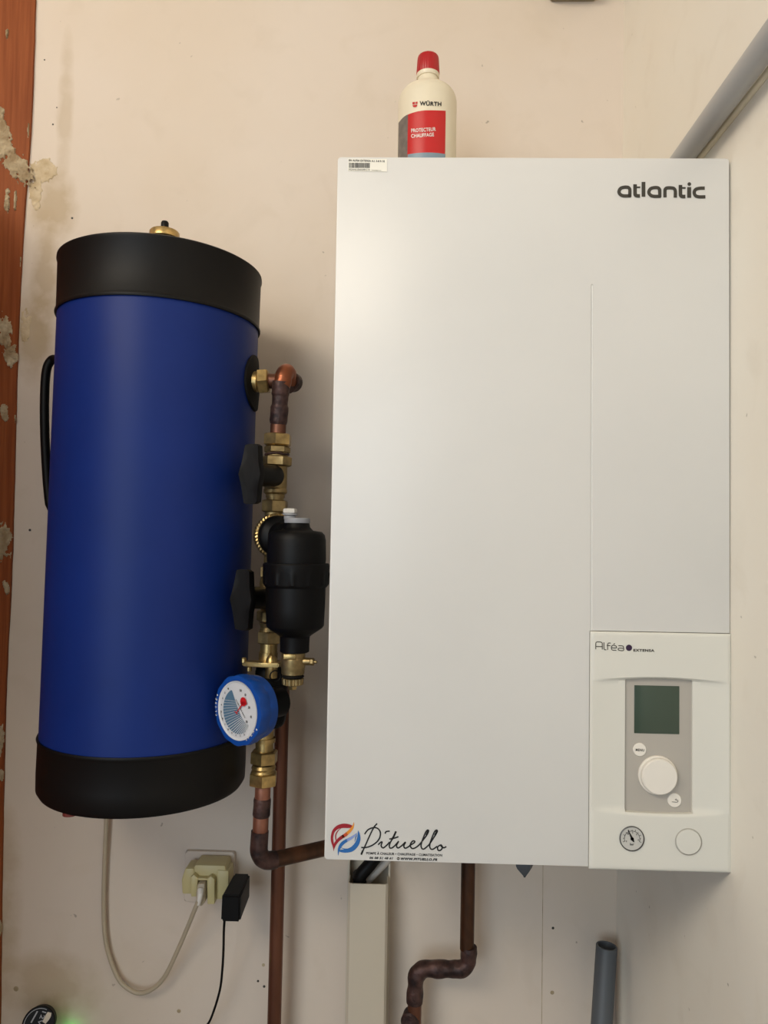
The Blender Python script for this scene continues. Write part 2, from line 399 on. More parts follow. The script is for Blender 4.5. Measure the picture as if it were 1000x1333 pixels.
# fine board joint in the lower wall
bm = bmesh.new(); p = at(706, 1250, 0); box(bm, (p.x-.0004, -0.0004, 0), (p.x+.0004, 0.001, 1.2)); obj('board_joint', bm, M['mortar'], bw, smooth=0)

# ------------------------------------------------------------------ boiler cabinet
F = -0.415
boiler = thing('boiler', 'tall white wall-hung heat pump boiler cabinet with control panel in its lower right corner', 'boiler', (0.225, -0.21, 1.0))
bm = bmesh.new(); box(bm, (0.006, F+0.018, 1.004), (0.441, -0.004, 1.796), 0.003); obj('casing', bm, M['white_side'], boiler)
bm = bmesh.new(); prism(bm, [p for p in rrect(0, 0.4485, 1.0, 1.8, 0.004) if not (p[0] > .3 and p[1] < 1.1)] + [(0.2932, 1.0), (0.2932, 1.2600), (0.4485, 1.2600)], F+0.0185, F, 0.0008)
front = obj('front_panel', bm, M['white'], boiler, smooth=30)
# pressed groove beside the plain right-hand strip
gx = 0.2942
cut = bmesh.new(); lathe(cut, [(0.0, -0.001), (0.0013, 0.001), (0.0013, 0.40), (0, 0.402)], (gx+.0008, F-0.0001, 1.252), (-.004, 0, 1), 16); bmesh.ops.recalc_face_normals(cut, faces=cut.faces)
cme = bpy.data.meshes.new('groove_cut'); cut.to_mesh(cme)
# groove carved straight into the panel mesh
co = bpy.data.objects.new('groove_cut', cme); C.objects.link(co)
md = front.modifiers.new('groove', 'BOOLEAN'); md.object = co; md.operation = 'DIFFERENCE'; md.solver = 'EXACT'
co.location = -rootloc(front)+V(front.location)+V(boiler.location)*0
bpy.context.view_layer.update()
co.matrix_world = Matrix.Identity(4)
bpy.context.view_layer.update()
dg = bpy.context.evaluated_depsgraph_get()
nm = bpy.data.meshes.new_from_object(front.evaluated_get(dg)); front.modifiers.clear()
if len(nm.vertices) > 20: front.data = nm
bpy.data.objects.remove(co)
for p_ in front.data.polygons: p_.use_smooth = True
front.data.set_sharp_from_angle(angle=R(30))

# control panel as a height field: flat frame, shallow hollow between two curved edges, sunk screen window
PX0, PX1, PZ0, PZ1 = 0.2935, 0.4487, 0.9985, 1.2595
PF = F-0.0035
def cpan():
    xs = sorted(set([PX0+(PX1-PX0)*i/60 for i in range(61)] + [0.3329, 0.3337, 0.4071, 0.4079]))
    def tarc(x): u = (x-.3715)/.076; return 1.2105-0.0048*u*u
    def barc(x): u = (x-.3715)/.076; return 1.0572+0.0048*u*u
    rows = [('a', t) for t in (0, .008, .02, .045, .1, .3, .6, .85, .97, 1)] + [('m', t) for t in (.006, .012, .02, .03, .045, .07, .12, .2, .35, .5, .65, .8, .9, .95, .975, .985, .992)] + [('c', t) for t in (0, .03, .15, .4, .7, .9, .95, .98, .992, 1)]
    grid = []; bm = bmesh.new()
    for kind, t in rows:
        L = []
        for x in xs:
            ta, ba = tarc(x), barc(x)
            if kind == 'a': z = PZ0+(ba-PZ0)*t
            elif kind == 'm': z = ba+(ta-ba)*t
            else: z = ta+(PZ1-ta)*t
            u = min(1, abs((x-.3715)/.075)); D = 0.0052*(1-u*u)**0.9 if u < 1 else 0
            y = PF
            if kind == 'm':
                e = min(t, 1-t); s = min(1, e/0.045); s = s*s*(3-2*s) if t < .5 else min(1, (1-t)/0.022)
                y += D*s
            ed = min(x-PX0, PX1-x, z-PZ0, PZ1-z)
            if ed < 0.0026: y += 0.0018*(1-ed/0.0026)**2
            L.append(bm.verts.new((x, y, z)))
        grid.append(L)
    # screen window: push the rows in between down
    nx = len(xs)
    for ri_, (A, B) in enumerate(zip(grid, grid[1:])):
        for i in range(nx-1):
            cx = (A[i].co.x+A[i+1].co.x)/2
            if 0.3332 < cx < 0.4076 and 12 <= ri_ <= 24: continue
            if (A[i].co-B[i].co).length < 1e-7: continue
            bm.faces.new((A[i], A[i+1], B[i+1], B[i]))
    be = [e for e in bm.edges if e.is_boundary]
    r = bmesh.ops.extrude_edge_only(bm, edges=be)
    for v in [g for g in r['geom'] if isinstance(g, bmesh.types.BMVert)]: v.co.y = F+0.004
    bmesh.ops.delete(bm, geom=[v for v in bm.verts if not v.link_faces], context='VERTS')
    return bm
panel = obj('control_panel', cpan(), M['plastic'], boiler, smooth=35)
BY = F+0.0035
bm = bmesh.new(); box(bm, (0.3325, BY, 1.0555), (0.4083, BY+0.004, 1.2118)); obj('screen_surround', bm, M['bezel'], panel, smooth=0)
bm = bmesh.new(); box(bm, (0.3440, BY-0.0006, 1.1466), (0.3940, BY+0.001, 1.1998), 0.0004); obj('display', bm, M['lcd'], panel)
def fp(x, z): return lambda u, v: V((x+u, 0, z+v))
bm = bmesh.new(); lathe(bm, [(.0073, 0), (.0073, .0009), (.0068, .0014), (0, .0015)], (.3500, BY, 1.1287), (0, -1, 0), 32)
menu = obj('menu_button', bm, M['knob'], panel)
bm = bmesh.new(); text(bm, 'MENU', (-.0047, -.0013), (.0047, -.0016), .0026, lambda u, v: V((.35+u, BY-.00165, 1.1287+v)), bold=.03); obj('lettering', bm, M['ink_grey'], menu, smooth=0)
bm = bmesh.new(); lathe(bm, [(.0215, 0), (.0215, .0022), (.0208, .0030), (.0200, .0030), (.0197, .0075), (.0185, .0090), (0, .0094)], (.3698, BY, 1.1012), (0, -1, 0), 48)
obj('selector_knob', bm, M['knob'], panel, smooth=30)
bm = bmesh.new(); lathe(bm, [(.0077, 0), (.0077, .0009), (.0072, .0014), (0, .0015)], (.3886, BY, 1.0740), (0, -1, 0), 32)
bb = obj('back_button', bm, M['knob'], panel)
bm = bmesh.new(); Pb = lambda u, v: V((.3886+u, BY-.00165, 1.0740+v))
ribbon(bm, [(-.0032, -.0015), (.0022, -.0017), (.0036, -.0008), (.0030, .0004), (.0008, .0009)], Pb, .0006); ribbon(bm, [(.0018, .0020), (.0002, .0010), (.0016, .0002)], Pb, .0005, sub=1)
obj('arrow_mark', bm, M['ink_grey'], bb, smooth=0)
# pressure gauge in the panel
gcx, gcz = .3397, 1.0334
bm = bmesh.new(); lathe(bm, [(.0136, 0), (.0136, .0016), (.0129, .0020), (.0124, .0008)], (gcx, PF+.0003, gcz), (0, -1, 0), 40, capped=False)
pg = obj('pressure_gauge', bm, M['chrome'], panel)
bm = bmesh.new(); lathe(bm, [(.0126, 0), (.0126, .0009), (0, .00095)], (gcx, PF+.0002, gcz), (0, -1, 0), 40); obj('dial_face', bm, M['dial_g'], pg)
Pg = lambda u, v: V((gcx+u, PF-.0011, gcz+v))
bm = bmesh.new()
ribbon(bm, [(.0085*cos(a), .0085*sin(a)) for a in [R(200-k*220/16) for k in range(17)]], Pg, .0005, sub=1)
for k in range(11):
    a = R(200-k*22); L = .0106 if k % 2 == 0 else .0099
    ribbon(bm, [(.0085*cos(a), .0085*sin(a)), (L*cos(a), L*sin(a))], Pg, .0005, sub=1)
text(bm, 'bar', (-.0022, -.0070), (.0022, -.0070), .0024, Pg, bold=.02)
for s_, a in (('0', 205), ('1', 130), ('2', 85), ('3', 45), ('4', -10)):
    text(bm, s_, (.0068*cos(R(a))-.0006, .0068*sin(R(a))-.0007), (.0068*cos(R(a))+.0006, .0068*sin(R(a))-.0007), .0016, Pg)
obj('dial_print', bm, M['ink'], pg, smooth=0)
bm = bmesh.new(); Pn = lambda u, v: V((gcx+u, PF-.0015, gcz+v))
ribbon(bm, [(.0018, -.0032), (.0004, -.0004), (-.0046, .0094)], Pn, [.0012, .0026, .0007], sub=1); disc2(bm, 0, 0, .0019, Pn, 16); obj('needle', bm, M['ink'], pg, smooth=0)
# round blanking cover
ccx, ccz = .4015, 1.0315
bm = bmesh.new(); lathe(bm, [(.0146, -.001), (.0146, .0010), (.0141, .0012), (.0139, -.0003)], (ccx, PF, ccz), (0, -1, 0), 48, capped=False)
cv = obj('blanking_ring', bm, M['bezel'], panel, label='grey ring round the blank cover')
bm = bmesh.new(); lathe(bm, [(.0137, -.001), (.0137, .0008), (.0130, .0015), (0, .0016)], (ccx, PF, ccz), (0, -1, 0), 48); obj('blanking_cover', bm, M['plastic'], cv)

# lettering on the front: strokes traced in metres on the panel plane
def onface(ox, oy, k, Y):
    return lambda u, v: at(ox+u/k, oy+v/k, Y)
FY = F-0.0004
P1 = onface(790, 225, 7.143, FY)
bm = bmesh.new(); W = 31
for dx, s in ((0, 1), (278, 1)):
    dy = 4 if dx else 0
    ribbon(bm, [(215+dx, 223+dy), (215+dx, 160+dy), (210+dx, 145+dy), (195+dx, 134+dy), (160+dx, 134+dy), (128+dx, 146+dy), (114+dx, 176+dy), (128+dx, 202+dy), (160+dx, 214+dy), (225+dx, 214+dy)], P1, W)
for dx, dy in ((0, 0), (422, 6)):
    ribbon(bm, [(264+dx, 106+dy), (264+dx, 190+dy), (270+dx, 208+dy), (288+dx, 214+dy), (310+dx, 214+dy)], P1, W+3)
    ribbon(bm, [(255+dx, 134+dy), (312+dx, 134+dy)], P1, 16)
ribbon(bm, [(342, 84), (342, 222)], P1, W+4)
ribbon(bm, [(542, 228), (542, 165), (548, 148), (565, 140), (600, 140), (625, 146), (638, 170), (638, 230)], P1, W)
ribbon(bm, [(767, 132), (767, 232)], P1, W+6)
disc2(bm, 768, 104, 17, P1)
ribbon(bm, [(912, 142), (860, 144), (826, 156), (814, 184), (826, 212), (860, 223), (918, 223)], P1, W)
obj('brand_lettering', bm, M['ink_grey'], front, smooth=0, label='grey wordmark near the top right corner')
P4 = onface(765, 820, 10, PF-.0003)
bm = bmesh.new(); W = 11
for s in ([(108, 252), (108, 180), (114, 162), (130, 156), (170, 158), (188, 168), (192, 185), (192, 255)], [(110, 216), (190, 218)],
          [(214, 162), (214, 235), (222, 256), (245, 258)], [(262, 260), (263, 190), (275, 172), (303, 172)], [(250, 202), (298, 204)],
          [(376, 264), (330, 263), (313, 250), (312, 218), (326, 202), (358, 204), (375, 216), (373, 234), (315, 233)], [(338, 188), (356, 176)],
          [(402, 206), (450, 208), (468, 222), (467, 267), (415, 266), (398, 252), (412, 238), (466, 240)]):
    ribbon(bm, s, P4, W)
obj('model_lettering', bm, M['ink_grey'], panel, smooth=0)
bm = bmesh.new(); disc2(bm, 540, 233, 41, P4); obj('dot_mark', bm, M['purple'], panel, smooth=0)
bm = bmesh.new(); text(bm, 'EXTENSA', (597, 279), (872, 284), -30, P4, bold=.05); obj('small_lettering', bm, M['ink_grey'], panel, smooth=0)
# installer's transfer, lower left
P2 = onface(424, 1062, 12.5, FY)
def stroke(name, pts, m, P=P2, sub=6):
    bm = bmesh.new(); ribbon(bm, [(a, b) for a, b, _ in pts], P, [w for _, _, w in pts], sub=sub)
    return obj(name, bm, m, front, smooth=0)
stroke('red_swirl', [(130, 570, 4), (128, 500, 26), (108, 420, 38), (104, 340, 40), (130, 250, 46), (190, 190, 58), (270, 165, 70), (350, 165, 68), (420, 175, 44), (440, 180, 10)], M['red_dk'])
P2b = onface(424, 1062, 12.5, FY-.0001)
stroke('red_tail', [(135, 540, 8), (150, 470, 40), (200, 400, 48), (260, 350, 52), (300, 325, 50)], M['red_dk'], P2b)
stroke('rust_band', [(262, 348, 50), (310, 318, 54), (350, 288, 54)], M['rust'], P2b)
stroke('orange_band', [(335, 300, 50), (390, 250, 48), (430, 200, 40), (452, 150, 20), (458, 105, 3)], M['orange'], P2b)
stroke('red_brush', [(255, 200, 4), (200, 245, 14), (165, 310, 18), (165, 380, 16), (178, 410, 4)], M['red_dk'])
stroke('blue_swirl', [(530, 240, 4), (538, 300, 36), (536, 380, 60), (500, 470, 72), (430, 540, 74), (340, 570, 60), (260, 572, 44), (215, 565, 20)], M['blue_ink'])
stroke('pale_band', [(515, 275, 4), (470, 320, 26), (410, 365, 44), (340, 400, 48)], M['blue_lt'], P2b)
stroke('blue_band', [(350, 396, 48), (290, 435, 54), (240, 490, 48), (212, 560, 30), (204, 645, 4)], M['blue_ink'], P2b)
stroke('blue_brush', [(250, 520, 6), (310, 540, 14), (380, 535, 4)], M['blue_ink'])
stroke('blue_brush', [(508, 300, 4), (490, 350, 16), (472, 420, 4)], M['blue_ink'])
P3 = onface(464, 1062, 7.937, FY)
bm = bmesh.new(); W = 13
for s in ([(215, 80), (182, 118), (140, 200), (100, 290), (50, 400)], [(85, 190), (120, 145), (175, 122), (222, 132), (248, 175), (235, 240), (180, 295), (110, 325), (50, 328)],
          [(225, 300), (250, 275), (266, 272), (256, 308), (275, 332), (310, 308), (345, 270)], [(297, 185), (308, 164), (345, 158)],
          [(410, 162), (375, 230), (342, 300), (350, 334), (385, 320), (438, 262)], [(340, 240), (395, 230), (435, 215)],
          [(438, 262), (415, 308), (430, 332), (465, 312), (508, 272), (490, 310), (502, 334), (530, 325), (560, 302)],
          [(560, 302), (598, 278), (602, 262), (578, 264), (556, 304), (575, 337), (610, 330), (650, 300)],
          [(650, 300), (720, 210), (746, 160), (735, 148), (712, 178), (672, 285), (674, 332), (700, 342), (750, 300)],
          [(750, 300), (810, 210), (837, 160), (824, 149), (800, 180), (760, 290), (764, 335), (790, 346), (835, 315)],
          [(872, 300), (840, 322), (846, 356), (872, 354), (890, 325), (874, 300), (880, 318), (905, 330), (930, 318)]):
    ribbon(bm, s, P3, W+1.5)
for s in ([(410, 160), (385, 215), (365, 250)], [(740, 150), (735, 172), (722, 200)], [(830, 152), (826, 172), (812, 200)], [(66, 360), (50, 402)]): ribbon(bm, s, P3, 19)
obj('script_lettering', bm, M['ink'], front, smooth=0)
bm = bmesh.new()
text(bm, 'POMPE À CHALEUR • CHAUFFAGE • CLIMATISATION', (102, 398), (885, 420), -24, P3, bold=.022)
text(bm, '06 08 51 48 61', (136, 444), (378, 450), -21, P3, bold=.04, shear=.25)
text(bm, 'WWW.PITUELLO.FR', (458, 455), (836, 465), -23, P3, bold=.05, shear=.3)
disc2(bm, 433, 442, 15, P3); obj('address_lettering', bm, M['ink'], front, smooth=0)
bm = bmesh.new(); P3b = onface(464, 1062, 7.937, FY-.0001); ribbon(bm, [(424, 440), (442, 444)], P3b, 4, sub=1); obj('globe_line', bm, M['paper'], front, smooth=0)
# type sticker
bm = bmesh.new(); quad2(bm, [(110, 135), (535, 142), (533, 280), (108, 272)], onface(440, 190, 8.333, FY)); st = obj('type_sticker', bm, M['paper'], front, smooth=0, label='small white sticker with barcode at the top left corner')
Ps = onface(440, 190, 8.333, FY-.0002)
bm = bmesh.new()
text(bm, 'BH ALFEA EXTENSA A.I. 5-8 R 32', (118, 165), (508, 176), -20, Ps, bold=.03)
text(bm, 'M2ANU20020BG14', (120, 265), (345, 268), -20, Ps, bold=.0)
text(bm, 'TT0000001.01', (365, 268), (468, 270), -8, Ps, bold=.01)
rnd = random.Random(5); x = 120
while x < 345:
    w = rnd.choice((2.5, 2.5, 4, 6)); quad2(bm, [(x, 180+x*.012), (x+w, 180+x*.012), (x+w, 236+x*.008), (x, 236+x*.008)], Ps); x += w+rnd.choice((2, 3, 4))
obj('sticker_print', bm, M['ink'], st, smooth=0)

# ------------------------------------------------------------------ bottle on the boiler
bx, by, bz, br = 0.1075, -0.19, 1.7965, 0.0428
bx = at(556, 180, by).x
bot = thing('bottle', 'white plastic bottle with red cap and red label standing on top of the boiler cabinet', 'bottle', (bx, by, bz))
zz = lambda py: at(556, py, by).z - bz
prof = [(0.034, 0), (br-.002, .002), (br, .006), (br, zz(137)), (br*.985, zz(132)), (br*.94, zz(127)), (br*.86, zz(122.5)), (br*.74, zz(119)), (br*.58, zz(116)), (br*.45, zz(113.5)), (.0165, zz(110)), (.0150, zz(106)), (.0145, zz(100)), (.0145, zz(92))]
bm = bmesh.new(); lathe(bm, prof, (bx, by, bz), seg=48); obj('bottle_body', bm, M['bottle'], bot, smooth=50)
bm = bmesh.new(); lathe(bm, [(.0160, zz(103)), (.0168, zz(102)), (.0168, zz(98)), (.0160, zz(97.5))], (bx, by, bz), seg=40); obj('tamper_ring', bm, M['bottle'], bot)
bm = bmesh.new(); n = 72
x_, y_, a_ = frame((0, 0, 1))
pr = [(.0168, zz(98)), (.0172, zz(97)), (.0158, zz(78)), (.0150, zz(75)), (.013, zz(73.6)), (.0, zz(73.2))]
rings = []
for (r, t) in pr:
    if r == 0: rings.append([bm.verts.new((bx, by, bz+t))]); continue
    rings.append([bm.verts.new((bx+(r-(.0004 if k % 2 else 0))*cos(2*pi*k/n), by+(r-(.0004 if k % 2 else 0))*sin(2*pi*k/n), bz+t)) for k in range(n)])
for A, B in zip(rings, rings[1:]):
    for k in range(n):
        if len(B) == 1: bm.faces.new((A[k], A[(k+1) % n], B[0]))
        else: bm.faces.new((A[k], A[(k+1) % n], B[(k+1) % n], B[k]))
bm.faces.new(rings[0][::-1]); obj('screw_cap', bm, M['redcap'], bot, smooth=30)
# wrapped label: u = horizontal offset as seen (metres), v = height; wrapped on the cylinder by arc length
def wrap(eps):
    def P(px, py):
        u = (px-556)/FPX*1.062; u = max(-.0425, min(.0425, u)); a = math.asin(u/br)
        dz = br*(1-cos(a)); rr = br+eps
        # the front of the cylinder is nearer, so the same picture height is lower there
        Y = by-rr*cos(a); z = at(px, py, Y).z
        return V((bx+rr*sin(a), Y, z))
    return P
def sheet(name, x0, x1, top, bot_, m, eps, nx=14, ny=6):
    bm = bmesh.new(); P = wrap(eps); G = []
    for i in range(nx+1):
        x = x0+(x1-x0)*i/nx; t = top(x); b = bot_(x)
        G.append([bm.verts.new(P(x, b+(t-b)*j/ny)) for j in range(ny+1)])
    for i in range(nx):
        for j in range(ny): bm.faces.new((G[i][j], G[i+1][j], G[i+1][j+1], G[i][j+1]))
    return obj(name, bm, m, bot, smooth=60, label={'red_label': 'red front label', 'grey_label': 'grey side label', 'blue_label': 'blue grey foot of the label'}.get(name))
topc = lambda x: 143.5+max(0, (556-x))**2*0.0085 + max(0, (x-556))**2*.0012
lab = sheet('red_label', 530.5, 578.5, topc, lambda x: 232, M['red'], .0004)
sheet('grey_label', 518.2, 530.5, lambda x: topc(530.5)+(530.5-x)*.35+(530.5-x)**2*.045, lambda x: 232, M['grey_lbl'], .0004)
sheet('blue_label', 531, 578.5, lambda x: 198.5+abs(x-556)**2*.004, lambda x: 232, M['blue_lbl'], .0007)
bm = bmesh.new(); Pw = wrap(.0008)
text(bm, 'PROTECTEUR', (535.3, 172.3), (566, 170.2), -4.6, Pw, bold=.02); text(bm, 'CHAUFFAGE', (535.3, 179.4), (563.8, 177.2), -4.6, Pw, bold=.02)
obj('white_lettering', bm, M['white_txt'], lab, smooth=0)
bm = bmesh.new(); text(bm, 'WÜRTH', (544.8, 136.8), (572.5, 137.8), -5.0, wrap(.0006), bold=.035); obj('black_lettering', bm, M['ink'], bot, smooth=0)
bm = bmesh.new(); Pw = wrap(.0006)
for q in ([(536, 133), (539, 132.6), (539, 135.6), (536, 136)], [(539.8, 132.6), (542.3, 132.2), (542.3, 135), (539.8, 135.4)], [(536, 137), (542.3, 136), (541.6, 138.4), (539.5, 139.6), (537, 139.2)]): quad2(bm, q, Pw)
obj('emblem', bm, M['red'], bot, smooth=0)

# ------------------------------------------------------------------ buffer tank
TY, TR = -0.190, 0.1405
tk = thing('tank', 'tall blue cylindrical buffer tank with black end caps hung on the wall', 'tank', (-0.2818, TY, 1.0035))
TA = V((-0.2755+.282, 0, 0.7425)).normalized()      # slight lean
T0 = V((-0.2820, TY, 1.0035))
bm = bmesh.new(); lathe(bm, [(TR-.001, .073), (TR, .074), (TR, .15), (TR, .3), (TR, .5), (TR-.0003, .665), (TR-.001, .668)], T0, TA, 96); jk = obj('jacket', bm, M['jacket'], tk)
# dished black caps with a folded edge
bm = bmesh.new(); lathe(bm, [(TR-.004, .661), (TR+.0022, .6605), (TR+.003, .6625), (TR+.0022, .665), (TR+.0010, .667), (TR+.0012, .70), (TR+.0016, .735), (TR+.0030, .7375), (TR+.0028, .7405), (TR-.001, .7428), (TR-.004, .7425), (.10, .752), (.06, .762), (.02, .767), (0, .767)], T0, TA, 96); obj('top_cap', bm, M['cap'], tk, label='black upper end cap')
bm = bmesh.new(); lathe(bm, [(TR-.004, .0775), (TR+.0022, .078), (TR+.003, .0760), (TR+.0022, .0735), (TR+.0012, .0715), (TR+.0015, .03), (TR+.0010, .008), (TR-.003, .0015), (TR-.010, 0.0), (.10, -.003), (.05, -.005), (0, -.006)], T0, TA, 96); bc = obj('bottom_cap', bm, M['cap'], tk, label='black lower end cap')
top = T0+TA*.7695
bm = bmesh.new(); lathe(bm, [(.013, -.003), (.013, .018)], top, TA, 24); lathe(bm, [(.019, .0245), (.0215, .026), (.0215, .0315), (.019, .033)], top, TA, 6, rot=.2)
lathe(bm, [(.014, .016), (.0215, .022), (.0215, .0305), (.0200, .0325), (.012, .0335)], top, TA, 36); bp_ = obj('brass_plug', bm, M['brass'], tk)
bm = bmesh.new(); lathe(bm, [(.0045, .031), (.0056, .035), (.0056, .0455), (.0045, .0475), (0, .048)], top, TA, 16); obj('vent_cap', bm, M['black'], bp_)
bm = bmesh.new(); p0 = T0+V((.002, -.075, -.002)); lathe(bm, [(.017, .004), (.017, -.010), (.014, -.013), (0, -.013)], p0, TA, 6, rot=.4); obj('drain_plug', bm, M['brass'], tk)
bm = bmesh.new(); p0 = T0+V((-.055, -.115, .0)); lathe(bm, [(.009, .004), (.009, -.003), (0, -.004)], p0, TA, 16); obj('side_plug', bm, M['rust_dk'], tk)
# side port with black rubber collar facing the boiler
PZ = 1.5815
pd = V((1.0, -0.02, 0)).normalized(); pc = V((-0.2768, TY, PZ))+pd*(TR-.003)
bm = bmesh.new(); n = 40; x_, y_, a_ = frame(pd)
def on_tank(dx, dz, lift):
    ang = math.atan2(pd.y, pd.x)+dx/TR; return V((-0.2768+(TR+lift)*cos(ang), TY+(TR+lift)*sin(ang), PZ+dz))
prev = None
rg = []
for rr, lf in ((.041, .0003), (.0395, .0028), (.034, .0034), (.020, .005), (.0, .005)):
    rg.append([bm.verts.new(on_tank(rr*cos(2*pi*k/n), rr*sin(2*pi*k/n), lf)) for k in range(n)] if rr else [bm.verts.new(on_tank(0, 0, lf))])
for A, B in zip(rg, rg[1:]):
    for k in range(n):
        bm.faces.new((A[k], A[(k+1) % n], B[(k+1) % n], B[k]) if len(B) > 1 else (A[k], A[(k+1) % n], B[0]))
obj('port_collar', bm, M['rubber'], tk)
# rear black strap standing off the left side
bm = bmesh.new(); pth = smooth_path([at(74, 470, -.125), at(66, 468, -.12), at(58.5, 482, -.12), at(56, 520, -.12), at(56.5, 570, -.12), at(59.5, 625, -.12), at(63, 660, -.12)], 6)
tube(bm, [V((-.405, -.125, pth[0].z-.004)), V((-.43, -.122, pth[0].z-.001))]+[p+V((.0025, 0, 0)) for p in pth]+[V((-.43, -.122, pth[-1].z-.008)), V((-.405, -.125, pth[-1].z-.010))], .0068, 12); obj('hanging_strap', bm, M['black'], tk)

# ------------------------------------------------------------------ pipe column beside the tank
CY = -0.205
def cx(z): return -0.0985-0.0205*(1.50-z)
def cp_(z, dy=0.0): return V((cx(z), CY+dy, z))
z_ = lambda py: at(355, py, CY).z

# upper copper bend: tank -> back elbow -> front elbow -> down
cu = thing('copper_pipe', 'short burnt copper bend joining the tank port to the upper valve', 'pipe', cp_(z_(566)))
nz = z_(496)
xr = cx(nz)
p_start = pc+V((0, 0, nz-PZ)); 
bm = bmesh.new(); q = at(329.5, 497, CY); q2 = at(350.5, 496, CY); q3 = at(336, 497, CY)
hexnut(bm, q3, q2, .0185, rot=.15); cyl(bm, V((q.x-.012, q.y, q.z)), q3, .0150, 24)
obj('union_nut', bm, M['brass'], cu, smooth=25)
e1 = at(384, 492, CY+.028); front_x = xr+.004
bm = bmesh.new(); cyl(bm, q2-V((.002, 0, 0)), V((cx(nz)-.004, CY, q2.z)), .0108)
obj('pipe', bm, M['copper'], cu)
bm = bmesh.new()
# back elbow seen end-on, then the elbow over the down pipe
bend = arc_path((front_x+.001, CY-.006, z_(483)), (-.25, -.97, 0), (0, 0, -1), .016, 12)
st_ = V((front_x+.0075, CY+.030, z_(491)))
tube(bm, [st_, st_+V((-.004, -.009, 0))]+bend+[V((front_x-.001, CY-.008, z_(504)))], .0125, 24)
obj('elbow', bm, M['copper_br'], cu, label='bright orange copper elbow')
bm = bmesh.new(); cyl(bm, st_+V((.003, .009, 0)), st_+V((-.001, -.007, 0)), .0142, 24, .002); cyl(bm, V((cx(nz)-.008, CY+.004, q2.z)), st_+V((-.002, 0, -.006)), .0120, 20); obj('socket_end', bm, M['burnt'], cu)
def vpipe(bm, p0, p1, prof, seg=24, lump=.0, ls=90):
    """vertical run with a radius profile: (fraction, radius)"""
    p0, p1 = V(p0), V(p1); n = 48; path = [p0.lerp(p1, i/n) for i in range(n+1)]; rs = []
    for i in range(n+1):
        t = i/n
        for (a, ra), (b, rb) in zip(prof, prof[1:]):
            if a <= t <= b: rs.append(ra+(rb-ra)*((t-a)/(b-a) if b > a else 0)); break
        else: rs.append(prof[-1][1])
    return tube(bm, path, rs, seg, True, lump, ls)
bm = bmesh.new(); vpipe(bm, V((front_x-.001, CY-.008, z_(498))), cp_(z_(552)), [(0, .0128), (.30, .0128), (.34, .0116), (.55, .0116), (.60, .0128), (.92, .0128), (1, .0116)], lump=.0009); obj('burnt_joint', bm, M['burnt'], cu)
bm = bmesh.new(); cyl(bm, cp_(z_(552)), cp_(z_(568)), .0113); obj('pipe_end', bm, M['copper'], cu)

def tee_handle(root, z, side_px_stem, wing, seed=0):
    """black T handle pointing out towards the tank: stem plus waisted wing"""
    (sx0, sx1, sy0, sy1) = side_px_stem; (wx0, wx1, wy0, wy1) = wing
    mid = (sy0+sy1)/2; a = at(sx1, mid, CY-.010); b = at(sx0-4, mid-1, CY-.075); r = (sy1-sy0)/2/FPX*1.03
    bm = bmesh.new(); lathe(bm, [(r*.9, 0), (r, .003), (r*.96, (b-a).length*.6), (r*.8, (b-a).length)], a, b-a, 28)
    ax = (b-a).normalized(); zt = at(wx0+10, wy0, b.y).z; zb = at(wx0+10, wy1, b.y).z; zm = (zt+zb)/2; hh = (zt-zb)/2
    # wing: lozenge outline in the plane facing the handle axis, extruded along the axis
    side = V((0, 0, 1)).cross(ax).normalized(); cen = V((b.x, b.y, zm))
    out = [(-.010, hh*.97), (-.004, hh), (.006, hh), (.011, hh*.93), (.0135, hh*.4), (.0175, 0), (.0135, -hh*.4), (.011, -hh*.93), (.006, -hh), (-.004, -hh), (-.010, -hh*.97), (-.0135, -hh*.4), (-.0175, 0), (-.0135, hh*.4)]
    N = len(out); rings = []
    for t, k in ((-.003, .85), (-.001, 1), (.007, 1), (.010, .9), (.0105, .6)):
        rings.append([bm.verts.new(cen+side*u*k+V((0, 0, 1))*v*(k if abs(k-1) > .12 else 1)*1.0+ax*(t-abs(v)/hh*.004)) for u, v in out])
    for A, B in zip(rings, rings[1:]):
        for k in range(N): bm.faces.new((A[k], A[(k+1) % N], B[(k+1) % N], B[k]))
    bm.faces.new(rings[0]); bm.faces.new(rings[-1])
    return obj('tee_handle', bm, M['black'], root, smooth=35)

def px_w(w): return w/2/FPX*1.05
# upper ball valve
v1 = thing('valve', 'upper brass ball valve with black T handle, under the copper bend', 'valve', cp_(z_(668)))
bm = bmesh.new(); hexnut(bm, cp_(z_(580.5)), cp_(z_(565)), px_w(37)*1.03, rot=.55); obj('compression_nut', bm, M['brass'], v1, smooth=25)
bm = bmesh.new(); hexnut(bm, cp_(z_(590)), cp_(z_(581)), px_w(34), rot=.2); lathe(bm, [(.0155, 0), (.0155, .014)], cp_(z_(598)), (0, 0, 1), 24); obj('threaded_sleeve', bm, M['brass_dull'], v1, smooth=25)
bm = bmesh.new(); tube(bm, [cp_(z_(591.5))+V((.0158*cos(a), .0158*sin(a), .0008*sin(a*3))) for a in [2*pi*k/30 for k in range(31)]], .0018, 8, False, .0009, 300); obj('sealing_hemp', bm, M['burnt'], v1)
bm = bmesh.new(); hexnut(bm, cp_(z_(607)), cp_(z_(594)), px_w(39), rot=.05)
L = z_(607)-z_(648)
lathe(bm, [(.0135, 0), (.0135, L*.10), (.0165, L*.16), (.0165, L*.26), (.0155, L*.30), (.0162, L*.34), (.0162, L*.98), (.0185, L*1.0)], cp_(z_(648)), (0, 0, 1), 36)
obj('valve_body', bm, M['brass_dull'], v1, smooth=25)
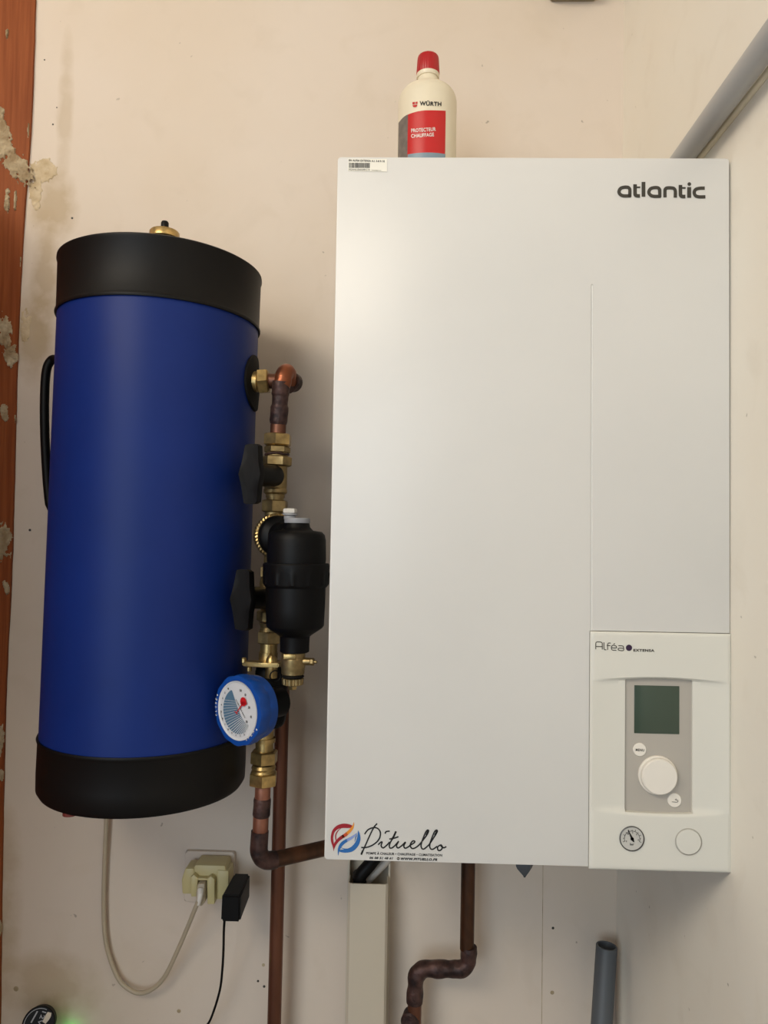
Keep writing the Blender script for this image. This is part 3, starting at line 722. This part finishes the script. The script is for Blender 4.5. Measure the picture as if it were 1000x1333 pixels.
bm = bmesh.new(); hexnut(bm, cp_(z_(667)), cp_(z_(651)), px_w(35), rot=.5); lathe(bm, [(.0125, 0), (.0125, .01)], cp_(z_(653)), (0, 0, 1), 24); obj('tail_nut', bm, M['brass_dull'], v1, smooth=25)
tee_handle(v1, z_(617), (333, 358, 605, 634), (309, 337, 578, 656))

# separator
S = V((-.0585, -.272, 0)); zs = lambda py: at(386, py, S.y).z
sep = thing('separator', 'black cylindrical dirt separator with brass drain, between the two valves', 'filter', (S.x, S.y, zs(898)))
tx_ = cx(1.36); nrm = V((.46, -.88, 0)).normalized(); tc = V((tx_, CY, 1.361))
bm = bmesh.new(); lathe(bm, [(.0122, 0), (.0122, z_(667)-z_(742))], cp_(z_(742)), (0, 0, 1), 28); lathe(bm, [(.016, -.016), (.019, -.01), (.019, .012)], tc, nrm, 28); obj('brass_tee', bm, M['brass_dull'], sep)
bm = bmesh.new(); n = 40
rings = []
for t, r in ((.004, .0275), (.006, .0305), (.016, .0305), (.0175, .0285)):
    c_ = tc+nrm*t; X, Y_, _ = frame(nrm); rings.append([bm.verts.new(c_+(X*cos(2*pi*k/(2*n))+Y_*sin(2*pi*k/(2*n)))*(r+(.0013 if (k//1) % 2 else 0))) for k in range(2*n)])
for A, B in zip(rings, rings[1:]):
    for k in range(2*n): bm.faces.new((A[k], A[(k+1) % (2*n)], B[(k+1) % (2*n)], B[k]))
bm.faces.new(rings[0]); bm.faces.new(rings[-1]); obj('knurled_ring', bm, M['brass'], sep, smooth=20)
bm = bmesh.new(); lathe(bm, [(.0270, .0165), (.0285, .018), (.0285, .026), (.026, .030), (.019, .034), (.018, .055)], tc, nrm, 48); obj('swivel_boss', bm, M['black'], sep)
zb = zs(733)
bm = bmesh.new(); b0 = V((S.x, S.y, 0))
lathe(bm, [(.0385, zs(736)), (.0392, zs(728)), (.0385, zs(703)), (.0370, zs(696)), (.033, zs(692)), (.0215, zs(690.5)), (.0172, zs(686)), (.0162, zs(681)), (.0155, zs(679))], b0, (0, 0, 1), 48)
obj('upper_housing', bm, M['black'], sep)
bm = bmesh.new(); lathe(bm, [(.0168, zs(681)), (.0172, zs(680.2)), (.0172, zs(675.5)), (.0162, zs(674.5)), (.006, zs(674.3))], b0, (0, 0, 1), 40); obj('clip_ring', bm, M['ring'], sep, label='pale grey ring under the vent')
bm = bmesh.new(); vc = V((at(377, 670, S.y).x, S.y+.004, 0)); lathe(bm, [(.0080, zs(676)), (.0082, zs(672)), (.0062, zs(671)), (.0098, zs(670.5)), (.0098, zs(668.8)), (.0070, zs(668.2))], vc, (0, 0, 1), 24)
vb = obj('vent_screw', bm, M['ring'], sep)
bm = bmesh.new(); hexnut(bm, vc+V((0, 0, zs(668.2))), vc+V((0, 0, zs(662))), .0092, rot=.3); obj('vent_knob', bm, M['knob'], vb, smooth=25)
# collar with grip bays
bm = bmesh.new(); n = 96; rings = []
for z, r, g in ((zs(764), .0405, 0), (zs(762), .0420, 0), (zs(760), .0425, .0012), (zs(746), .0432, .0012), (zs(744), .0438, 0), (zs(735), .0440, 0), (zs(733), .0428, 0), (zs(732.5), .039, 0)):
    L = []
    for k in range(n):
        a = 2*pi*k/n; rib = (k % 8) in (0, 1)
        L.append(bm.verts.new((S.x+(r+(g if rib else 0))*cos(a), S.y+(r+(g if rib else 0))*sin(a), z)))
    rings.append(L)
for A, B in zip(rings, rings[1:]):
    for k in range(n): bm.faces.new((A[k], A[(k+1) % n], B[(k+1) % n], B[k]))
bm.faces.new(rings[0]); bm.faces.new(rings[-1]); obj('locking_collar', bm, M['black'], sep, smooth=25)
bm = bmesh.new(); lathe(bm, [(.0175, zs(849)), (.0192, zs(848)), (.0195, zs(831)), (.0200, zs(828)), (.0240, zs(825)), (.0360, zs(817)), (.0380, zs(814)), (.0390, zs(790)), (.0395, zs(763))], b0, (0, 0, 1), 48); obj('lower_housing', bm, M['black'], sep)
sdx = V((S.x-.0015, S.y, 0))
bm = bmesh.new(); lathe(bm, [(.012, zs(879)), (.0150, zs(877)), (.0155, zs(870)), (.0163, zs(868)), (.0163, zs(857)), (.0158, zs(856)), (.0158, zs(848)), (.012, zs(847))], sdx, (0, 0, 1), 40)
nip = V((S.x+.012, S.y-.004, zs(860)))
cyl(bm, nip, nip+V((.011, -.002, 0)), .0050, 20); hexnut(bm, nip+V((.010, -.002, 0)), nip+V((.015, -.003, 0)), .0050); cyl(bm, nip+V((.014, -.003, 0)), nip+V((.019, -.004, 0)), .0022, 12)
dv = obj('drain_valve', bm, M['brass_dull'], sep, smooth=25)
bm = bmesh.new(); box(bm, (S.x-.012, S.y-.0172, zs(856)), (S.x+.004, S.y-.012, zs(849.5)), .0006); obj('wrench_flat', bm, M['brass'], dv)
bm = bmesh.new(); lathe(bm, [(.0135, zs(882)), (.0150, zs(880.5)), (.0135, zs(878.5))], sdx, (0, 0, 1), 32); obj('seal_ring', bm, M['rubber'], dv)
bm = bmesh.new(); rings = []
for z, r in ((zs(891.5), .0125), (zs(890.5), .0140), (zs(883), .0145), (zs(882), .013)):
    rings.append([bm.verts.new((sdx.x+(r-(.0011 if (k % 4) in (0,) else 0))*cos(2*pi*k/64), sdx.y+(r-(.0011 if (k % 4) in (0,) else 0))*sin(2*pi*k/64), z)) for k in range(64)])
for A, B in zip(rings, rings[1:]):
    for k in range(64): bm.faces.new((A[k], A[(k+1) % 64], B[(k+1) % 64], B[k]))
bm.faces.new(rings[0]); bm.faces.new(rings[-1]); kc = obj('knurled_cap', bm, M['brass_dull'], dv, smooth=20)
bm = bmesh.new(); hexnut(bm, sdx+V((0, 0, zs(897.5))), sdx+V((0, 0, zs(891))), .0062, rot=.6); obj('plug_square', bm, M['brass'], sep)

# lower ball valve
v2 = thing('valve', 'lower brass ball valve with black T handle, behind the separator', 'valve', cp_(z_(838)))
bm = bmesh.new(); hexnut(bm, cp_(z_(752)), cp_(z_(737)), px_w(34), rot=.7); obj('head_nut', bm, M['brass_dull'], v2, smooth=25)
bm = bmesh.new(); lathe(bm, [(.0130, 0), (.0162, .006), (.0162, z_(755)-z_(795)-.004), (.0145, z_(752)-z_(795))], cp_(z_(795)), (0, 0, 1), 32); hexnut(bm, cp_(z_(809)), cp_(z_(795)), px_w(35), rot=.1)
lathe(bm, [(.0145, 0), (.0128, .006), (.0150, .012)], cp_(z_(822)), (0, 0, 1), 28); obj('valve_body', bm, M['brass_dull'], v2, smooth=25)
bm = bmesh.new(); hexnut(bm, cp_(z_(837.5)), cp_(z_(821)), px_w(32), rot=.6); obj('tail_nut', bm, M['brass_dull'], v2, smooth=25)
tee_handle(v2, z_(780), (322, 350, 764, 793), (293, 324, 741, 820))

# thermometer valve
gv = thing('thermometer_valve', 'black insulated flow valve with round blue thermometer dial below the separator', 'gauge', cp_(z_(966)))
bm = bmesh.new(); lathe(bm, [(.0122, 0), (.0122, z_(836)-z_(852))], cp_(z_(852)), (0, 0, 1), 28); lathe(bm, [(.0135, 0), (.0135, z_(849)-z_(864))], cp_(z_(864)), (0, 0, 1), 28)
obj('inlet_stub', bm, M['brass'], gv)
bm = bmesh.new(); zf = z_(864)
fpz = [(cx(1.18)-.032, .006), (cx(1.18)-.026, .010), (cx(1.18)-.010, .013), (cx(1.18)+.010, .017), (cx(1.18)+.020, .017), (cx(1.18)+.024, .006), (cx(1.18)+.020, -.012), (cx(1.18)-.004, -.013), (cx(1.18)-.026, -.006), (cx(1.18)-.032, -.004)]
A = [bm.verts.new((x, CY-.016+y-.004, zf)) for x, y in fpz]; f = bm.faces.new(A); r = bmesh.ops.extrude_face_region(bm, geom=[f])
for v in [g for g in r['geom'] if isinstance(g, bmesh.types.BMVert)]: v.co.z += .006
bmesh.ops.bevel(bm, geom=bm.edges[:], offset=.0012, segments=2, affect='EDGES')
p = V((cx(1.17)+.008, CY-.018, z_(879))); lathe(bm, [(.0085, 0), (.0085, .018), (.0075, .026), (.004, .031), (0, .032)], p, (0, 0, 1), 28)
for dx in (-.030, -.022): lathe(bm, [(.0036, 0), (.0036, .005), (.0025, .0065), (0, .007)], (cx(1.18)+dx, CY-.022, zf+.005-(0.012 if dx > -.025 else 0)), (0, 0, 1), 12)
obj('brass_bracket', bm, M['brass'], gv, smooth=30)
bm = bmesh.new(); lathe(bm, [(.016, z_(947)), (.0215, z_(940)), (.0235, z_(925)), (.0235, z_(895)), (.0235, z_(872)), (.021, z_(867))], (cx(1.13)+.0055, CY+.004, 0), (0, 0, 1), 10, rot=.1)
bmesh.ops.bevel(bm, geom=bm.edges[:], offset=.002, segments=2, affect='EDGES')
obj('insulation_shell', bm, M['black'], gv)
bm = bmesh.new(); gl = at(358.5, 880, CY-.03); X, Y_, _ = frame((.2, -1, .1)); tube(bm, [gl+(X*cos(2*pi*k/24)+Y_*sin(2*pi*k/24))*.0072 for k in range(25)], .0009, 8, False); obj('lead_loop', bm, M['black'], gv)
gn = V((-.60, -.80, 0.0)).normalized(); gc = at(309.5, 925, CY-.100)
gx_, gy_ = V((0, 0, 1)).cross(gn).normalized(), V((0, 0, 1))
if gx_.x < 0: gx_ = -gx_
G = lambda off: (lambda u, v: gc+gn*off+gx_*u+gy_*v)
GD = lambda off: (lambda u, v: gc+gn*off+gx_*u*.92+gy_*v*.92)
bm = bmesh.new(); n = 72; rings = []
for t, r, g in ((-.034, .030, 0), (-.032, .0405, 0), (-.020, .0425, .0), (-.018, .0430, .0008), (-.015, .0445, .0012), (-.003, .0458, .0014), (.0005, .0445, .0008), (.0010, .0380, 0), (-.001, .0370, 0)):
    rings.append([bm.verts.new(gc+gn*t+(gx_*cos(2*pi*k/n)+gy_*sin(2*pi*k/n))*(r-(g*(1-abs(((k % 6)-3)/3.0))*1.6 if g else 0))) for k in range(n)])
for A, B in zip(rings, rings[1:]):
    for k in range(n): bm.faces.new((A[k], A[(k+1) % n], B[(k+1) % n], B[k]))
bm.faces.new(rings[0]); bm.faces.new(rings[-1])
hs = obj('dial_housing', bm, M['gauge_blue'], gv, smooth=28, label='blue ribbed dial housing')
bm = bmesh.new(); lathe(bm, [(.014, -.078), (.020, -.074), (.020, -.033)], gc, gn, 24); obj('dial_stem', bm, M['black'], gv)
bm = bmesh.new(); lathe(bm, [(.0374, -.0005), (.0374, .0012), (.0352, .0006), (.0347, .0)], gc, gn, 64, capped=False); obj('dial_bezel', bm, M['dial'], hs)
bm = bmesh.new(); lathe(bm, [(.0360, -.002), (.0360, .0002), (0, .0003)], gc, gn, 64); df = obj('dial_face', bm, M['dial'], hs)
# scale fan: pale blue sector round an off-centre pivot
Pd = GD(.0006); bm = bmesh.new()
ri = [(-.012+.014*cos(R(a))+.020, .006+.0*a+.026*sin(R(a))+.004) for a in range(175, 286, 10)]
fan_o = [(.030*cos(R(a)), .031*sin(R(a))-.001) for a in [118+k*(315-118-8)/24 for k in range(25)]]
fan_i = [(-.012+ (k/24)*.036, .026-.042*math.sin((k/24)*pi/2)**1.0) for k in range(25)]
for k in range(24):
    quad2(bm, [fan_o[k], fan_o[k+1], fan_i[k+1], fan_i[k]], Pd)
obj('scale_fan', bm, M['dial_blue'], df, smooth=0)
bm = bmesh.new(); Pd2 = GD(.0009)
for k in range(5, 25):
    ribbon(bm, [fan_o[k], fan_i[k]], Pd2, .0004 if k < 14 else .0007, sub=1)
obj('scale_lines', bm, M['white_txt'], df, smooth=0)
bm = bmesh.new()
for i, k in enumerate(range(1, 25, 2)):
    a = math.atan2(fan_o[k][1], fan_o[k][0]); c_ = (.0340*cos(a), .0340*sin(a)); w = .0022
    text(bm, str(i+1) if i < 9 else '%d' % (10+(i-9)*5), (c_[0]-w/2, c_[1]-.0011), (c_[0]+w/2, c_[1]-.0011), .0024, Pd2)
for (u, v, s_, w) in ((.006, .0285, '10', .004), (.016, .024, '0', .003), (.024, .008, '20', .004), (.0285, -.004, '0', .003), (.020, -.012, '30', .004)):
    text(bm, s_, (u-w/2, v-.0015), (u+w/2, v-.0015), .0032, Pd2)
text(bm, 'l/min', (-.004, .014), (.002, .008), .002, Pd2); text(bm, 'THERMO', (.000, .010), (.016, -.008), .0016, Pd2); text(bm, '°C', (-.002, .0), (.002, .0), .003, Pd2)
ribbon(bm, [(.0355*cos(R(a)), .0355*sin(R(a))) for a in range(188, 216, 4)], GD(.0010), .0006, sub=1)
obj('dial_print', bm, M['ink_grey'], df, smooth=0)
bm = bmesh.new(); Pp = GD(.0022)
ribbon(bm, [(-.001, -.004), (.010, .009), (.013, .014)], Pp, [.0010, .0022, .004], sub=1); disc2(bm, .0135, .0145, .0062, Pp); ribbon(bm, [(.009, .012), (.0205, .0135)], Pp, .004, sub=1); ribbon(bm, [(-.004, -.001), (.0025, -.004)], Pp, .0012, sub=1)
obj('pointer', bm, M['pointer'], df, smooth=0)
bm = bmesh.new()
def arc_text(s, r, a0, a1, h, P):
    for i, ch in enumerate(s):
        if ch == ' ': continue
        a = R(a0+(a1-a0)*i/max(1, len(s)-1)); d = 1 if a1 > a0 else -1
        tx, tz = -sin(a)*d, cos(a)*d; c_ = V((r*cos(a), r*sin(a))); w = h*.36
        text(bm, ch, (c_.x-tx*w, c_.y-tz*w), (c_.x+tx*w, c_.y+tz*w), h, P, bold=.01)
arc_text('CLOSE', .0400, 196, 168, .0034, G(.0013)); disc2(bm, .0416*cos(R(160)), .0416*sin(R(160)), .0018, G(.0013), 3)
obj('lettering', bm, M['white_txt'], hs, smooth=0, label='white CLOSE and arrow on the rim')
bm = bmesh.new(); arc_text('OPEN', .0395, 300, 326, .0038, G(.0013)); disc2(bm, .0414*cos(R(335)), .0414*sin(R(335)), .0018, G(.0013), 3)
obj('lettering', bm, M['white_txt'], hs, smooth=0, label='white OPEN and arrow on the rim')
bm = bmesh.new(); lathe(bm, [(.0125, 0), (.0125, z_(940)-z_(978))], cp_(z_(978)), (0, 0, 1), 28); lathe(bm, [(.0145, 0), (.0150, .006)], cp_(z_(966)), (0, 0, 1), 28); obj('outlet_stub', bm, M['brass'], gv)

# lower copper run: union, down pipe, elbow, run under the boiler
lo = thing('copper_pipe', 'blackened copper pipe dropping from the dial valve and turning right under the boiler', 'pipe', cp_(z_(1130)))
bm = bmesh.new(); hexnut(bm, cp_(z_(994)), cp_(z_(977)), px_w(36), rot=.5); obj('union_nut', bm, M['brass'], lo, smooth=25)
bm = bmesh.new(); lathe(bm, [(.0155, 0), (.0172, .002), (.0160, .005), (.0172, .008), (.0155, .012)], cp_(z_(1006.5)), (0, 0, 1), 32); obj('union_ring', bm, M['brass'], lo, smooth=25)
bm = bmesh.new(); hexnut(bm, cp_(z_(1022)), cp_(z_(1005)), px_w(38), rot=.62); obj('union_nut', bm, M['brass'], lo, smooth=25)
px_, pz_ = cx(.9)-.0015, at(345, 1120, CY).z
bm = bmesh.new(); cyl(bm, cp_(z_(1042)), cp_(z_(1018)), .0110); cyl(bm, V((cx(.95)-.001, CY, z_(1085))), V((cx(.97)-.001, CY, z_(1060))), .0110); obj('pipe', bm, M['copper_pk'], lo, label='bare pink copper between the burnt bands')
bm = bmesh.new(); vpipe(bm, V((cx(.98)-.001, CY, z_(1063))), cp_(z_(1039)), [(0, .0113), (.1, .0122), (.9, .0122), (1, .0115)], lump=.0005); obj('burnt_band', bm, M['burnt'], lo)
z2 = at(345, 1124, CY).z; hd = V((.80, .52, .0)).normalized()
bm = bmesh.new(); bend = arc_path((px_, CY, z2), (0, 0, -1), hd, .020, 12)
tube(bm, [V((px_+.001, CY, z_(1082)))]+bend+[bend[-1]+hd*.006], .0124, 24, True, .0006, 90); obj('elbow', bm, M['burnt'], lo)
end = bend[-1]; e2 = end+hd*((.06-end.x)/hd.x)
bm = bmesh.new(); tube(bm, [end-hd*.002]+[end.lerp(e2, .9)]+arc_path(e2, hd, (0, 0, 1), .02, 10)+[V((e2.x, e2.y, 1.005))], .0111, 24); obj('run', bm, M['copper_dk'], lo)

# tall pipe behind
tp = thing('copper_pipe', 'tall straight brown copper pipe running down the wall to the floor', 'pipe', (-.120, -.05, 0))
bt = at(366.5, 960, -.065); bt2 = at(357, 1333, -.05); sl = (bt2-bt)/(bt2.z-bt.z)
topz = z_(915); pt = bt+sl*(topz-bt.z); foot = V((bt2.x-.012, -.05, 0))
bm = bmesh.new(); el = arc_path((pt.x, pt.y, topz), (0, 0, 1), (0, -1, 0), .022, 10)
tube(bm, [foot, bt2, bt]+el+[V((pt.x, CY+.03, topz))], .0110, 24); obj('pipe', bm, M['copper'], tp)
bm = bmesh.new(); cyl(bm, (foot.x, -.05, 0), (foot.x, -.05, .006), .022, 24); obj('floor_flange', bm, M['copper'], tp)

# stepped copper pipe under the boiler
sp_ = thing('copper_pipe', 'weathered copper pipe with a sideways step hanging below the boiler', 'pipe', (.108, -.05, 0))
Y3 = -.055; a0 = at(610, 1130, Y3); a1 = at(610, 1262, Y3); c1 = at(541, 1261, Y3); c2 = at(538, 1320, Y3)
bm = bmesh.new(); cyl(bm, (a0.x-.001, Y3, at(610, 1236, Y3).z), (a0.x, Y3, 1.006), .0112); obj('upper_run', bm, M['copper_dk'], sp_)
bm = bmesh.new(); path = [V((a1.x, Y3, at(610, 1232, Y3).z))]+arc_path((a1.x, Y3, a1.z), (0, 0, -1), (-1, 0, 0), .017, 10)+arc_path((c1.x, Y3, a1.z-.0005), (-1, 0, 0), (0, 0, -1), .020, 10)+[V((c1.x-.0005, Y3, at(540, 1305, Y3).z))]
path2 = [path[0]]
for p in path[1:]:
    d = p-path2[-1]; k = max(1, int(d.length/.003))
    for i in range(1, k+1): path2.append(path[path.index(p)-1].lerp(p, i/k))
rr = [.0128+.0006*sin(i*.55) for i in range(len(path2))]
tube(bm, path2, rr, 24, True, .0014, 85); obj('burnt_bends', bm, M['burnt'], sp_)
bm = bmesh.new(); cyl(bm, (c2.x-.001, Y3, 0), (c1.x-.0005, Y3, at(540, 1303, Y3).z), .0110); obj('lower_run', bm, M['copper'], sp_)
bm = bmesh.new(); lathe(bm, [(.011, 0), (.0132, .002), (.0132, .03), (.0112, .033)], (c2.x-.001, Y3, at(538, 1321, Y3).z-.033), (0, 0, 1), 24)
p = at(534, 1326, Y3); cyl(bm, (p.x+.004, Y3+.012, p.z), (p.x-.002, Y3-.012, p.z), .014, 24, .003); obj('burnt_tee', bm, M['burnt'], sp_)

# ------------------------------------------------------------------ trunking and its cables
tr = thing('trunking', 'cream plastic cable trunking running up the wall to below the boiler', 'trunking', (.036, -.03, 0))
zc = at(480, 1151, -.06).z; XL, XR = .0045, .0678
bm = bmesh.new()
# cover: front face with rolled edges
poly = []
prof = [(XL, -.030), (XL, -.0555), (XL+.0035, -.0595), (XL+.006, -.0600), (XR-.006, -.0600), (XR-.0035, -.0595), (XR, -.0555), (XR, -.030)]
inn = [(XR-.0018, -.030), (XR-.0018, -.0555), (XR-.005, -.0578), (XL+.005, -.0578), (XL+.0018, -.0555), (XL+.0018, -.030)]
lo_ = [bm.verts.new((x, y, 0)) for x, y in prof+inn]; f = bm.faces.new(lo_); r = bmesh.ops.extrude_face_region(bm, geom=[f])
for v in [g for g in r['geom'] if isinstance(g, bmesh.types.BMVert)]: v.co.z = zc
obj('cover', bm, M['cream'], tr, smooth=30)
bm = bmesh.new(); zb_ = zc+.06
for (x0, x1) in ((XL-.003, XL), (XR, XR+.003)):
    b2 = [(x0, 0, 0), (x1, 0, 0), (x1, -.048, 0), (x0, -.048, 0)]
    A = [bm.verts.new(p) for p in b2]; B = [bm.verts.new((p[0], p[1]*(.6 if p[1] else 1), zb_ if p[1] == 0 else zc+.035)) for p in b2]
    bm.faces.new(A); bm.faces.new(B)
    for k in range(4): bm.faces.new((A[k], A[(k+1) % 4], B[(k+1) % 4], B[k]))
box(bm, (XL-.003, -.0025, 0), (XR+.003, -.0003, zb_)); obj('base_channel', bm, M['cream'], tr, smooth=0)
bm = bmesh.new(); tube(bm, smooth_path([(.022, -.035, zc-.25), (.022, -.036, zc-.02), at(468, 1142, -.045), at(484, 1122, -.045), at(505, 1090, -.05), (.095, -.06, 1.006)], 8), .0105, 18); obj('cable', bm, M['black'], None, label='thick black cable curving out of the trunking up to the boiler', cat='cable')
bm = bmesh.new(); tube(bm, smooth_path([(.034, -.020, zc-.25), (.034, -.028, zc-.03), at(477, 1150, -.026), at(491, 1134, -.026), at(507, 1116, -.028), at(525, 1085, -.03), (.125, -.03, 1.006)], 8), .0062, 16); obj('cable', bm, M['cable_w'], None, label='white cable curving out of the trunking beside the black one', cat='cable')

# ------------------------------------------------------------------ other plastic pipes
bm = bmesh.new(); cyl(bm, (.4305, -2.4, 1.8475), (.4305, -.002, 1.8495), .0135, 32); obj('conduit', bm, M['pvc'], None, label='grey plastic pipe along the right wall above the boiler', cat='pipe')
bm = bmesh.new(); cyl(bm, (.4610, -2.4, 1.8450), (.4470, -.002, 1.8450), .0042, 16); obj('cable', bm, M['bottle'], None, label='thin cream cable on the right wall under the grey pipe', cat='cable')
g0 = at(790, 1231, -.045); g1 = at(783.5, 1333, -.050); d = (g0-g1).normalized(); gb = g1-d*(g1.z/d.z)
bm = bmesh.new(); Lg = (g0-gb).length; lathe(bm, [(.0165, 0), (.0165, Lg-.0006), (.0160, Lg), (.0138, Lg), (.0136, Lg-.0008), (.0136, Lg-.30)], gb, d, 40, capped=False)
bm.faces.new([v for v in bm.verts][-40:]); obj('conduit', bm, M['pvc_dk'], None, label='open-ended dark grey plastic pipe rising in the corner below the boiler', cat='pipe')
dr = thing('drain_funnel', 'small dark grey pointed drain outlet under the boiler', 'funnel', at(682, 1141, -.2))
p = at(682, 1127, -.2); q = at(683, 1142, -.2)
bm = bmesh.new(); lathe(bm, [(.0, 0), (.0022, .001), (.0135, p.z-q.z-.002), (.0150, p.z-q.z+.006), (.0150, 1.006-q.z)], q, (0, 0, 1), 4, rot=.35)
bmesh.ops.bevel(bm, geom=bm.edges[:], offset=.0015, segments=2, affect='EDGES'); obj('outlet', bm, M['pvc_dk'], dr)

# junction box at the top edge of the view
bm = bmesh.new(); a = at(714, 3.5, 0); b = at(776, 3.5, 0); box(bm, (a.x, -.035, a.z), (b.x, -.0, a.z+.06), .006, 3)
obj('junction_box', bm, M['drab'], None, label='drab box fixed high on the wall, cut off by the top of the view', cat='box')

# ------------------------------------------------------------------ socket, plugs and leads
so = thing('wall_socket', 'painted-over wall socket plate below the tank', 'socket', (-.2305, 0, .752))
bm = bmesh.new(); prism(bm, rrect(-.272, -.189, .751, .834, .004), 0, -.008, .0015); obj('plate', bm, M['wall'], so)
bm = bmesh.new(); prism(bm, rrect(-.256, -.206, .766, .817, .003), -.007, -.010, .0008); obj('socket_insert', bm, M['plastic'], so)
ad = thing('adapter', 'yellowed cream multi-way plug adapter in the wall socket', 'adapter', (-.234, -.03, .76))
YA = -.055
def pa(px, py, Y=YA): q = at(px, py, Y); return (q.x, q.z)
bm = bmesh.new()
prism(bm, [pa(252, 1128), pa(292, 1129), pa(294, 1142), pa(290, 1170), pa(250, 1168), pa(248, 1140)], -.009, YA+.006, .003)
prism(bm, [pa(235, 1147), pa(240, 1132), pa(252, 1132), pa(252, 1166), pa(236, 1166)], -.016, YA+.004, .003)
prism(bm, [pa(281, 1134), pa(297, 1135), pa(297, 1166), pa(291, 1173), pa(279, 1173)], -.016, YA+.004, .003)
obj('adapter_body', bm, M['ivory'], ad, smooth=35)
bm = bmesh.new()
prism(bm, [pa(248.5, 1141), pa(253, 1137), pa(258.5, 1142), pa(257, 1166), pa(249.5, 1166)], YA+.008, YA-.004, .0015)
prism(bm, [pa(270.5, 1142), pa(276, 1138.5), pa(280.5, 1143), pa(280.5, 1175), pa(271, 1175)], YA+.008, YA-.006, .0015)
prism(bm, [pa(257, 1142), pa(271, 1142.5), pa(271, 1145), pa(257, 1145)], YA+.008, YA-.003, .0008)
obj('socket_collar', bm, M['ivory'], ad, smooth=35)
pl = thing('plug_lead', 'beige lead looping down from behind the tank to a pale flat plug in the adapter', 'cable', (-.25, -.06, .6))
bm = bmesh.new(); prism(bm, [pa(260, 1146), pa(269, 1146), pa(269.5, 1170), pa(265, 1175.5), pa(258.5, 1174), pa(257.5, 1160)], YA+.012, YA-.012, .002); obj('plug_body', bm, M['cable'], pl)
bm = bmesh.new(); tube(bm, [at(261.5, 1158, YA-.012), at(261, 1164, YA-.018), at(259.5, 1172, YA-.020), at(258, 1177, YA-.018)], [.0050, .0048, .0038, .0034], 14); obj('strain_relief', bm, M['knob'], pl, label='white strain relief')
pts = [at(139, 1040, -.014), at(138, 1080, -.012), at(136, 1130, -.010), at(135, 1180, -.010), at(137, 1220, -.010), at(144, 1250, -.010), at(157, 1278, -.012), at(177, 1292, -.016), at(196, 1289, -.02), at(214, 1272, -.026), at(230, 1240, -.036), at(243, 1210, -.05), at(252, 1188, YA-.012), at(258.5, 1172, YA-.02)]
bm = bmesh.new(); tube(bm, smooth_path([V((pts[0].x, -.014, 1.10))]+pts, 8), .0036, 12); obj('lead', bm, M['cable'], pl)
ps = thing('power_adapter', 'black plug-in power supply hanging from the right of the cream adapter', 'power supply', (-.19, -.07, .735))
f0 = at(288, 1165, -.115); f1 = at(312.5, 1201, -.115)
bm = bmesh.new(); b2 = bmesh.new(); 
y1, y0 = -.115, -.040
vsl = [(f0.x, y1, f1.z), (f1.x, y1, f1.z), (f1.x, y1, f0.z), (f0.x+.001, y1, f0.z), (f0.x+.003, y0, f1.z+.002), (f1.x-.001, y0, f1.z+.002), (f1.x-.001, y0, f0.z), (f0.x+.003, y0, f0.z)]
vv = [bm.verts.new(v) for v in vsl]
for f in ((0, 1, 2, 3), (4, 7, 6, 5), (0, 4, 5, 1), (1, 5, 6, 2), (2, 6, 7, 3), (3, 7, 4, 0)): bm.faces.new([vv[i] for i in f])
bmesh.ops.bevel(bm, geom=bm.edges[:], offset=.0028, segments=3, affect='EDGES'); obj('supply_body', bm, M['black'], ps)
bm = bmesh.new(); tube(bm, smooth_path([V((f0.x+.004, -.105, f1.z+.003)), at(291.5, 1212, -.10), at(291, 1235, -.08), at(289.5, 1262, -.06), at(286, 1290, -.045), at(275, 1325, -.03), at(262, 1350, -.015), V((-.26, -.010, .45)), V((-.27, -.010, .25))], 8), .0019, 10); obj('thin_lead', bm, M['black'], ps)

# 12 V device at the bottom left
dc = at(50, 1333, -.05); dn = V((.22, -.90, .36)).normalized()
dev = thing('voltage_unit', 'round black 12V unit with a green light at the bottom left of the wall', 'device', (dc.x, -.02, dc.z-.03))
bm = bmesh.new(); lathe(bm, [(.0235, -.022), (.0235, -.004), (.0250, -.003), (.0250, 0), (.0238, .0012), (0, .0014)], dc, dn, 48); db = obj('cap_disc', bm, M['black'], dev)
X = V((0, 0, 1)).cross(dn).normalized(); X = X if X.x > 0 else -X; Yv = dn.cross(X); Yv = Yv if Yv.z > 0 else -Yv
Pv = lambda u, v: dc+dn*.0017+X*u+Yv*v
bm = bmesh.new(); text(bm, '12V', (.0045, .0175), (-.002, -.0005), .0065, Pv, bold=.01)
ribbon(bm, [(.0215*cos(R(a)), .0215*sin(R(a))) for a in range(60, 200, 8)], Pv, .0009, sub=1); ribbon(bm, [(-.003, .018), (-.011, .003)], Pv, .0022, sub=1)
obj('lettering', bm, M['ring'], db, smooth=0)
bm = bmesh.new(); ribbon(bm, [(.0155, .0145), (.0135, .009), (.0085, .001)], Pv, [.006, .0085, .006]); obj('label_patch', bm, M['cream'], db, smooth=0)
lp = at(86, 1350, -.02)
bm = bmesh.new(); box(bm, (dc.x-.02, -.032, lp.z-.055), (lp.x+.008, -.001, lp.z-.004), .004); obj('unit_base', bm, M['black'], dev)
bm = bmesh.new(); lathe(bm, [(.003, 0), (.003, .003), (.0022, .0045), (0, .005)], (lp.x, -.014, lp.z-.005), (0, 0, 1), 14); obj('green_light', bm, M['led'], dev, label='glowing green indicator')
